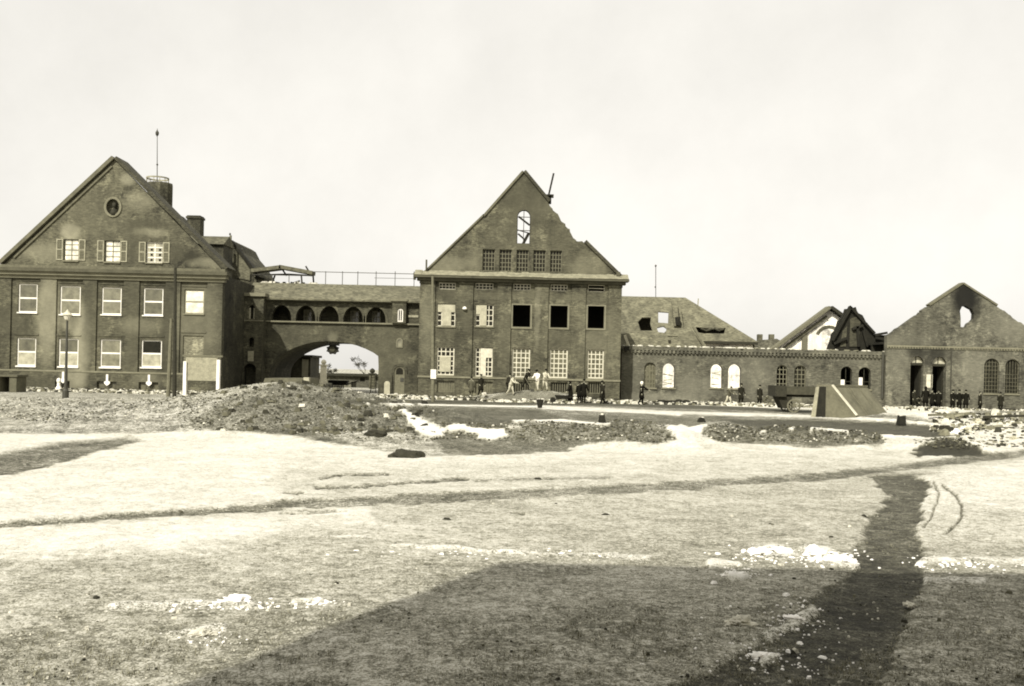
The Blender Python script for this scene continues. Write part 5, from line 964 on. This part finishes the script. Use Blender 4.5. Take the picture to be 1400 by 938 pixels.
for (cx_, cy_, rx_, ry_, n_) in ((1060, 758, 50, 9, 170), (1130, 762, 36, 10, 170), (1010, 785, 30, 8, 50), (310, 828, 70, 8, 130), (275, 868, 50, 10, 60), (435, 824, 26, 4, 30), (1090, 846, 40, 18, 70), (1050, 898, 50, 16, 40), (1330, 772, 80, 9, 110), (700, 758, 190, 5, 120), (1110, 905, 70, 25, 40), (990, 880, 120, 30, 24)):
    for _ in range(n_): fr.append((rg.gauss(cx_, rx_ * .6), rg.gauss(cy_, ry_ * .6)))
for px, py in fr:
    u_, w_ = uw(px, py); Y = CH * F / max(w_, 60); X = u_ * Y / F; s_ = min(rg.uniform(.006, .022) * (1.9 if rg.random() < .12 else 1), .045) * (.6 if py > 835 else 1); b.lump((X, Y, hgt(X, Y) + s_ * .15), s_ * rg.uniform(.8, 1.6), s_, s_ * .55, rg)
b.build('snow_fragments', M['snow'], None, label='broken crusts of snow scattered beside the path and the shade edge', kind='stuff')
G1 = 'snow clods along the edge of the shade'
for k, (px, py, s_, lab) in enumerate([(325, 823, .13, 'largest white snow clod in the sunlit left foreground'), (300, 826, .08, 'small snow clod just left of the largest one in the left foreground'), (435, 823, .08, 'lone flat snow clod right of the largest one in the left foreground'), (275, 868, .09, 'greyish snow clod in the left foreground below the largest one'),
        (1040, 757, .16, 'white snow clod at the edge of the shade left of the trodden path'), (1068, 755, .14, 'second snow clod from the left in the cluster left of the trodden path'), (1118, 757, .17, 'wide snow clod beside the dark start of the trodden path'), (1146, 768, .15, 'snow clod touching the left edge of the trodden path'), (1008, 789, .12, 'snow clod lying just inside the shade, apart from the cluster'),
        (1090, 846, .07, 'small white clod in the shade beside the trodden path'), (1046, 898, .08, 'snow clod low in the shade near the bottom of the path'), (1245, 828, .07, 'grey rounded clod on the right edge of the trodden path'), (1013, 852, .12, 'dirty grey clod in the shade left of the path')]):
    blob('snow_clod', px, py, s_ * 1.25, s_ * .85, s_ * .42, M['snow'] if k not in (3, 11, 12) else M['dirtysnow'], lab, 'snow clod', G1, k + 2)
for k, (px, py, s_, lab) in enumerate([(558, 626, .30, 'flat dark heap of earth on the snow below the big mound'), (515, 607, .26, 'dark heap of earth at the foot of the big mound'), (828, 705, .05, 'small dark clod on the grey snow right of centre'), (735, 655, .06, 'small clod on the snow just above the long path'), (610, 711, .05, 'tiny dark clod below the long path near the centre'), (132, 818, .035, 'dark clod on the left sunlit foreground'), (1181, 706, .05, 'dark round clod beside the top of the trodden path')]):
    blob('earth_clod', px, py, s_ * 1.5, s_ * .9, s_ * .7, M['earthdark'], lab, 'earth clod', 'dark clods on the snow', k + 31)
for k, (px, py, s_, lab) in enumerate([(1312, 577, .26, 'upright white masonry chunk nearest the three men'), (1322, 583, .2, 'white chunk below the upright one in the rubble heap'), (1338, 574, .26, 'pointed pale chunk in the middle of the rubble heap'), (1306, 594, .2, 'snowy chunk above the dark earth pile'), (1322, 598, .17, 'flat snowy chunk to the right above the dark earth pile'), (1378, 580, .18, 'pale chunk at the right side of the rubble heap'), (1385, 604, .16, 'white chunk on the snow at the right edge')]):
    blob('masonry_chunk', px, py, s_, s_ * .8, s_ * .8, M['snow'] if k % 2 else M['concretepale'], lab, 'rubble', 'pale chunks in the rubble heap', k + 61)
for k, (p0, p1, lab, m_) in enumerate([((1293, 574), (1330, 564), 'long pale plank tilted on the rubble at the right', 'woodpale'), ((1270, 564), (1338, 561), 'weathered beam lying before the three men', 'wood'), ((1338, 592), (1376, 583), 'plank slanting up from the snow at the right edge', 'woodpale'), ((1330, 586), (1392, 590), 'dark charred beam in the rubble at the right', 'charred'), ((1345, 566), (1410, 569), 'dark straight beam lying along the snow at the right edge', 'wooddark'), ((1232, 612), (1262, 604), 'thin snowy branch left of the dark earth pile', 'woodpale'), ((1123, 579), (1136, 586), 'short stick poking out of the grass before the shelter', 'woodpale')]):
    D0 = 55 if k < 2 or k == 4 else (46 if k in (2, 3) else 39)
    a, c = at(*p0, D0), at(*p1, D0); b = MB(); za, zc = max(a.z, hgt(a.x, a.y) + .04), max(c.z, hgt(c.x, c.y) + .04); za, zc = min(za, hgt(a.x, a.y) + .3), min(zc, hgt(c.x, c.y) + .45)
    b.bar((a.x, D0, za), (c.x, D0 + .5, zc), .2 if k < 5 else .06, .12 if k < 5 else .05); tag(b.build('broken_beam', M[m_], None), lab, 'beam', 'beams and sticks in the rubble')
E = 77; p = at(920, 550, E); b = MB()
for k in range(26): x = p.x + rg.uniform(-1.1, 1.1); y = E + rg.uniform(-.5, .5); b.lump((x, y, hgt(x, y) + .1 + rg.uniform(0, .15)), rg.uniform(.12, .35), .2, rg.uniform(.06, .15), rg)
tag(b.build('debris_heap', M['charred'], None), 'low dark heap of debris right of the woman in a white headscarf', 'debris heap')

# ------------------------------------------------------------------ people
def skeleton(pose):
    """joints in metres, person facing -Y, 1.72 m tall"""
    lean, split, aL, aR, crouch = pose['lean'], pose['split'], pose['aL'], pose['aR'], pose.get('crouch', 0)
    V, E_, Rr = [], [], []
    def v(p, r, par=None):
        V.append(Vector(p)); Rr.append(r if isinstance(r, tuple) else (r, r))
        if par is not None: E_.append((par, len(V) - 1))
        return len(V) - 1
    hz = .93 - crouch
    rot = Matrix.Rotation(lean, 3, 'X'); hip = Vector((0, crouch * .35, hz))
    def T_(x, y, z): return hip + rot @ Vector((x, y, z - .93))
    pel = v(hip, (.145, .115)); wa = v(T_(0, 0, 1.1), (.135, .1), pel); chs = v(T_(0, 0, 1.3), (.16, .115), wa); sh0 = v(T_(0, .01, 1.42), (.10, .085), chs)
    nk = v(T_(0, -.01, 1.49), .052, sh0); jaw = v(T_(0, -.035, 1.56), (.062, .072), nk); hd = v(T_(0, -.02, 1.64), (.078, .095), jaw); v(T_(0, -.01, 1.71), (.055, .065), hd); v(T_(0, -.125, 1.595), (.012, .014), hd)
    bits = []
    for s, ang in ((-1, aL), (1, aR)):
        sh = v(T_(s * .185, .01, 1.41), .062, sh0); fw_, out_, bend = ang
        d = Vector((s * math.sin(out_), -math.sin(fw_) * math.cos(out_), -math.cos(fw_) * math.cos(out_))); el = V[sh] + d * .29; d2 = Vector((s * math.sin(out_) * .5, -math.sin(fw_ + bend), -math.cos(fw_ + bend))).normalized(); wr = el + d2 * .25
        e = v(el, .045, sh); w = v(wr, .03, e); pm = v(wr + d2 * .075, (.036, .022), w); side = d2.cross(Vector((s, 0, 0))).normalized()
        for k in range(4): b0 = wr + d2 * .1 + side * (k - 1.5) * .021; f1 = v(b0, .0095, pm); L_ = (.072, .082, .076, .058)[k]; f2 = v(b0 + (d2 * .9 + Vector((-s * .15, 0, 0))).normalized() * L_ * .55, .0088, f1); v(b0 + (d2 * .7 + Vector((-s * .5, 0, 0))).normalized() * L_, .008, f2)
        tb = wr + d2 * .03 + side * -.03; t1 = v(tb, .011, pm); v(tb + (d2 - side * .7).normalized() * .05, .009, t1); bits.append((V[sh].copy(), el, wr))
    legs = []
    for s in (-1, 1):
        st = split * s; hp = v(hip + Vector((s * .085, 0, -.05)), .085, pel); kn_y = -.18 * (crouch > 0) - math.sin(st) * .42 - .03; kz = hz - .05 - .41 * math.cos(st) * (1 - .35 * (crouch > 0)) * (1 if crouch == 0 else .45)
        kn = v((s * (.10 + .06 * (crouch > 0)), kn_y - .2 * (crouch > 0), kz), .058, hp); ay = kn_y + .05 - math.sin(st) * .34 + (.12 if st < 0 else 0); an = v((s * .11, ay, .085 + (.05 if st < -.2 else 0)), .04, kn); v((s * .125, ay - .16, .04), (.042, .032), an); legs.append((V[hp].copy(), V[kn].copy(), V[an].copy()))
    return V, E_, Rr, bits, legs, T_
_body_cache = {}
def make_person(px, D, H, face, pose, coat, trousers, hat, lab, long_coat=True, grp=None, off=(0, 0), skirt=False):
    key = repr(sorted(pose.items())); V, E_, Rr, arms, legs, T_ = skeleton(pose)
    if key not in _body_cache:
        me = bpy.data.meshes.new('person_body'); me.from_pydata([tuple(p) for p in V], E_, []); o = bpy.data.objects.new('tmp', me); COL.objects.link(o)
        bm = bmesh.new(); bm.from_mesh(me); sk = bm.verts.layers.skin.verify(); bm.verts.ensure_lookup_table()
        for i, vv in enumerate(bm.verts): vv[sk].radius = Rr[i]; vv[sk].use_root = (i == 0)
        bm.to_mesh(me); bm.free(); o.modifiers.new('skin', 'SKIN').use_smooth_shade = True; o.modifiers.new('sub', 'SUBSURF').levels = 1
        dg = bpy.context.evaluated_depsgraph_get(); m2 = bpy.data.meshes.new_from_object(o.evaluated_get(dg)); COL.objects.unlink(o); bpy.data.objects.remove(o)
        m2.name = 'person_body'; m2.materials.clear(); [m2.materials.append(None) for _ in range(3)]
        hz = .93 - pose.get('crouch', 0)
        for p in m2.polygons:
            c = p.center; p.material_index = 0
            if c.z < .1: p.material_index = 2
            elif c.z < hz + .05 and (abs(c.x) < .2): p.material_index = 1
        _body_cache[key] = m2
    p0 = at(px, 545, D); X, Y = p0.x + off[0], D + off[1]; g_ = hgt(X, Y)
    root = empty('person', (X, Y, g_ - .02), lab, 'person', grp); sc_ = H / 1.74; root.rotation_euler = (0, 0, face); root.scale = (sc_, sc_, sc_)
    def link(o): o.parent = root; o.matrix_parent_inverse = Matrix.Identity(4); return o
    bo = bpy.data.objects.new('body', _body_cache[key]); COL.objects.link(bo); link(bo)
    for i, m_ in enumerate((M['skin'], trousers, M['boot'])): bo.material_slots[i].link = 'OBJECT'; bo.material_slots[i].material = m_
    def ell(c, rx, ry, n=12, R3=None):
        pts = [Vector((rx * math.cos(2 * math.pi * k / n), ry * math.sin(2 * math.pi * k / n), 0)) for k in range(n)]; return [c + (R3 @ p if R3 else p) for p in pts]
    rot = Matrix.Rotation(pose['lean'], 3, 'X'); b = MB(); hipz = .93 - pose.get('crouch', 0)
    rings = []
    if skirt or long_coat:
        hem = .16 if skirt else .48; yo = pose.get('crouch', 0) * .35; rings += [ell(Vector((0, yo - .02, max(hem - pose.get('crouch', 0), .05))), .27 if skirt else .235, .23 if skirt else .2), ell(Vector((0, yo, hipz - .2)), .215, .185)]
    rings += [ell(T_(0, 0, .84), .195, .165, 12, rot), ell(T_(0, 0, 1.0), .185, .155, 12, rot), ell(T_(0, 0, 1.12), .165, .14, 12, rot), ell(T_(0, 0, 1.3), .205, .155, 12, rot), ell(T_(0, 0, 1.42), .205, .12, 12, rot), ell(T_(0, 0, 1.475), .10, .085, 12, rot), ell(T_(0, 0, 1.52), .068, .07, 12, rot)]
    b.loft(rings)
    for a_, e_, w_ in arms: b.tube([a_, a_.lerp(e_, .5), e_, e_.lerp(w_, .5), w_ + (w_ - e_).normalized() * .02], [.085, .075, .066, .06, .054], 8)
    link(b.build('coat' if not skirt else 'dress', coat, None, smooth=True))
    if not skirt:
        b = MB()
        for a_, k_, n_ in legs: b.tube([a_, a_.lerp(k_, .5), k_, k_.lerp(n_, .5), n_ + Vector((0, 0, .01))], [.105, .092, .076, .068, .062], 8)
        link(b.build('trousers', trousers, None, smooth=True))
    b = MB(); hc = T_(0, -.02, 1.64)
    if hat == 'scarf': b.loft([ell(T_(0, .0, 1.50), .09, .09, 12, rot), ell(T_(0, .015, 1.57), .105, .105, 12, rot), ell(T_(0, .02, 1.66), .112, .118, 12, rot), ell(T_(0, .01, 1.73), .085, .09, 12, rot), ell(T_(0, .01, 1.765), .03, .03, 12, rot)]); link(b.build('headscarf', M['clothwhite'], None, smooth=True))
    elif hat == 'hood': b.loft([ell(T_(0, .0, 1.48), .11, .1, 12, rot), ell(T_(0, .02, 1.58), .108, .108, 12, rot), ell(T_(0, .02, 1.67), .108, .115, 12, rot), ell(T_(0, .01, 1.75), .06, .07, 12, rot)]); link(b.build('hood', coat, None, smooth=True))
    elif hat == 'bare': b.loft([ell(T_(0, .02, 1.62), .088, .098, 12, rot), ell(T_(0, .02, 1.69), .092, .104, 12, rot), ell(T_(0, .005, 1.745), .06, .07, 12, rot)]); link(b.build('hair', M['hair'], None, smooth=True))
    else:
        b.loft([ell(T_(0, -.01, 1.675), .098, .108, 12, rot), ell(T_(0, -.01, 1.71), .11, .118, 12, rot), ell(T_(0, 0, 1.765), .09, .1, 12, rot), ell(T_(0, 0, 1.785), .04, .05, 12, rot)])
        if hat == 'hat': b.loft([ell(T_(0, -.01, 1.675), .155, .165, 14, rot), ell(T_(0, -.01, 1.69), .15, .16, 14, rot)])
        else: b.loft([ell(T_(0, -.09, 1.668), .085, .085, 12, rot), ell(T_(0, -.09, 1.682), .08, .08, 12, rot)])
        link(b.build('hat' if hat == 'hat' else 'cap', M['clothblack'], None, smooth=True))
    b = MB()                                   # eyes and mouth
    for s in (-.03, .03): p = T_(s, -.112, 1.635); b.box(p.x - .011, p.x + .011, p.y - .004, p.y + .01, p.z - .006, p.z + .006)
    p = T_(0, -.098, 1.555); b.box(p.x - .02, p.x + .02, p.y - .006, p.y + .01, p.z - .005, p.z + .005); link(b.build('face_features', M['hair'], None))
    return root
stand = dict(lean=0, split=.03, aL=(.05, .16, .25), aR=(.02, .16, .2)); stand2 = dict(lean=.03, split=.08, aL=(.15, .15, .7), aR=(.1, .18, .5)); walk = dict(lean=.06, split=.36, aL=(-.35, .14, .3), aR=(.4, .14, .3))
reach = dict(lean=.02, split=.12, aL=(-.05, .15, .2), aR=(1.0, .2, .1)); dig = dict(lean=.75, split=.25, aL=(.7, .1, .5), aR=(1.0, .1, .3)); dig3 = dict(lean=.22, split=.26, aL=(.7, .1, .5), aR=(.5, .12, .6)); dig2 = dict(lean=.42, split=.3, aL=(.8, .1, .4), aR=(.5, .1, .8)); push = dict(lean=.12, split=.1, aL=(.3, .15, .3), aR=(.3, .15, .3)); crch = dict(lean=.6, split=.05, crouch=.45, aL=(.8, .1, .4), aR=(.9, .1, .3))
CB, CD, CG, CP, CW = M['clothblack'], M['clothdark'], M['clothgrey'], M['clothpale'], M['clothwhite']
gW, gD, gT = 'men working on the earth heap', 'people gathered at the burnt hall', 'people walking along the rubble'
make_person(644, 80.5, 1.68, 2.8, stand, CG, CG, 'cap', 'man in grey coat standing by the wall, left of the man in dark coat', True, gT)
make_person(657, 80, 1.75, .5, stand2, CD, CD, 'hat', 'man in dark coat standing by the wall left of the workers', True, gT)
make_person(694, 80, 1.7, 2.6, dig2, CD, CD, 'cap', 'dark-clothed worker behind the bent man at the left of the heap', False, gW)
make_person(698, 77.2, 1.66, .9, dig2, CP, CP, 'bare', 'worker in pale clothes bending low at the left of the heap', False, gW)
make_person(718, 78.5, 1.75, .9, dig2, CD, CD, 'cap', 'dark-clothed worker holding a shovel in the middle of the heap', False, gW)
make_person(734.5, 78.2, 1.72, -.5, dig3, CW, CP, 'cap', 'worker in a white shirt stooping on the right of the heap', False, gW)
make_person(744.5, 78.5, 1.76, .4, dig3, CP, CP, 'cap', 'worker in pale clothes with legs apart at the right end of the heap', False, gW)
make_person(780, 73.5, 1.68, -1.5, push, CB, CB, 'hood', 'hooded woman in a long black dress beside a low barrow', True, gT, skirt=True)
make_person(792, 75, 1.62, 3.0, stand, CB, CB, 'bare', 'person in black seen from behind, left of a companion in a hat', True, gT)
make_person(798, 74, 1.8, 2.8, stand2, CB, CB, 'hat', 'tall man in black coat and hat right of the hooded woman', True, gT)
make_person(823.5, 73, 1.72, -.8, walk, CD, CB, 'hat', 'man in dark coat striding along the snow alone', True, gT)
make_person(877, 73.5, 1.74, 1.35, reach, CB, CB, 'scarf', 'woman in black coat and white headscarf holding out one arm', True, gT)
make_person(996, 83, 1.66, .7, dig2, CG, CP, 'bare', 'worker in light trousers under the brightest arched window', False, gT)
make_person(1013, 80, 1.74, .2, stand2, CD, CD, 'cap', 'dark-clothed man standing right of the brightest arched window', True, gT)
make_person(1038.5, 81, 1.68, .4, stand, CD, CB, 'cap', 'slim man standing alone left of the dark cart', True, gT)
make_person(1047, 81, 1.5, 1.2, crch, CG, CG, 'bare', 'crouching person just left of the dark cart', False, gT)
make_person(1254, 86.5, 1.66, .2, crch, CD, CD, 'cap', 'crouching figure in the left doorway of the burnt hall', False, gD)
make_person(1265.5, 80, 1.85, 2.9, stand2, CB, CB, 'hood', 'broad figure in black between the two doorways of the hall', True, gD)
make_person(1283, 84, 1.72, 2.7, stand, CB, CB, 'hat', 'man in black with a hat before the right doorway of the hall', True, gD)
make_person(1250, 89.0, 1.7, .4, stand, CD, CD, 'cap', 'standing figure inside the left doorway of the burnt hall', True, gD)
make_person(1274.5, 84.5, 1.68, -.6, stand2, CB, CB, 'bare', 'bareheaded figure between the broad man in black and the right doorway', True, gD)
make_person(1302.5, 82, 1.7, .3, stand2, CB, CB, 'cap', 'leftmost of the three dark-coated men by the hall wall', True, gD)
make_person(1311.5, 82.6, 1.73, -.1, stand, CB, CB, 'cap', 'middle one of the three dark-coated men by the hall wall', True, gD)
make_person(1320.5, 82.2, 1.71, -.3, stand2, CB, CB, 'cap', 'right one of the three dark-coated men by the hall wall', True, gD)
make_person(1340, 83, 1.64, .8, stand, CD, CB, 'bare', 'thin man between the three men and the glazed arched windows', True, gD)
make_person(1368, 83, 1.6, -.4, stand2, CD, CD, 'cap', 'stout man below the two glazed arched windows', True, gD)
# shovel held by the worker, barrow by the woman
E = 78.1; p = at(722, 533, E); g_ = hgt(p.x, E); ob = empty('shovel', (p.x, E, g_), 'long-handled shovel of the dark-clothed worker on the heap', 'shovel'); b = MB(); b.tube([(p.x - .25, E, g_ + 1.05), (p.x + .3, E - .1, g_ + .15)], .025, 6); b.build('handle', M['wood'], ob); b = MB(); b.box(p.x + .2, p.x + .48, E - .14, E - .08, g_ - .1, g_ + .2); b.build('blade', M['iron'], ob)
E = 73.0; p = at(769, 552, E); g_ = hgt(p.x, E); ob = empty('wheelbarrow', (p.x, E, g_), 'low dark wooden barrow beside the hooded woman', 'wheelbarrow')
b = MB(); b.loft([[(p.x - .45, E - .3, g_ + .3), (p.x + .35, E - .3, g_ + .3), (p.x + .35, E + .3, g_ + .3), (p.x - .45, E + .3, g_ + .3)], [(p.x - .6, E - .38, g_ + .58), (p.x + .42, E - .38, g_ + .58), (p.x + .42, E + .38, g_ + .58), (p.x - .6, E + .38, g_ + .58)]]); b.build('tray', M['charred'], ob)
for s in (-.27, .27): b = MB(); b.bar((p.x - .75, E + s, g_ + .2), (p.x + .85, E + s, g_ + .5), .05, .06); b.bar((p.x + .25, E + s, g_ + .4), (p.x + .3, E + s, g_ - .02), .05, .05); b.build('shaft', M['charred'], ob)
b = MB(); n = 14; b.prism([(p.x - .72 + .22 * math.cos(2 * math.pi * k / n), g_ + .2 + .22 * math.sin(2 * math.pi * k / n)) for k in range(n)], [], E - .04, E + .04); b.build('wheel', M['charred'], ob)
E = 83; p = at(1381, 556, E); g_ = hgt(p.x, E); b = MB(); b.bar((p.x - .7, E, g_ + .16), (p.x + .7, E + .2, g_ + .1), .5, .24); tag(b.build('fallen_door', M['charred'], None), 'dark flat board lying beside the stout man at the hall', 'board')
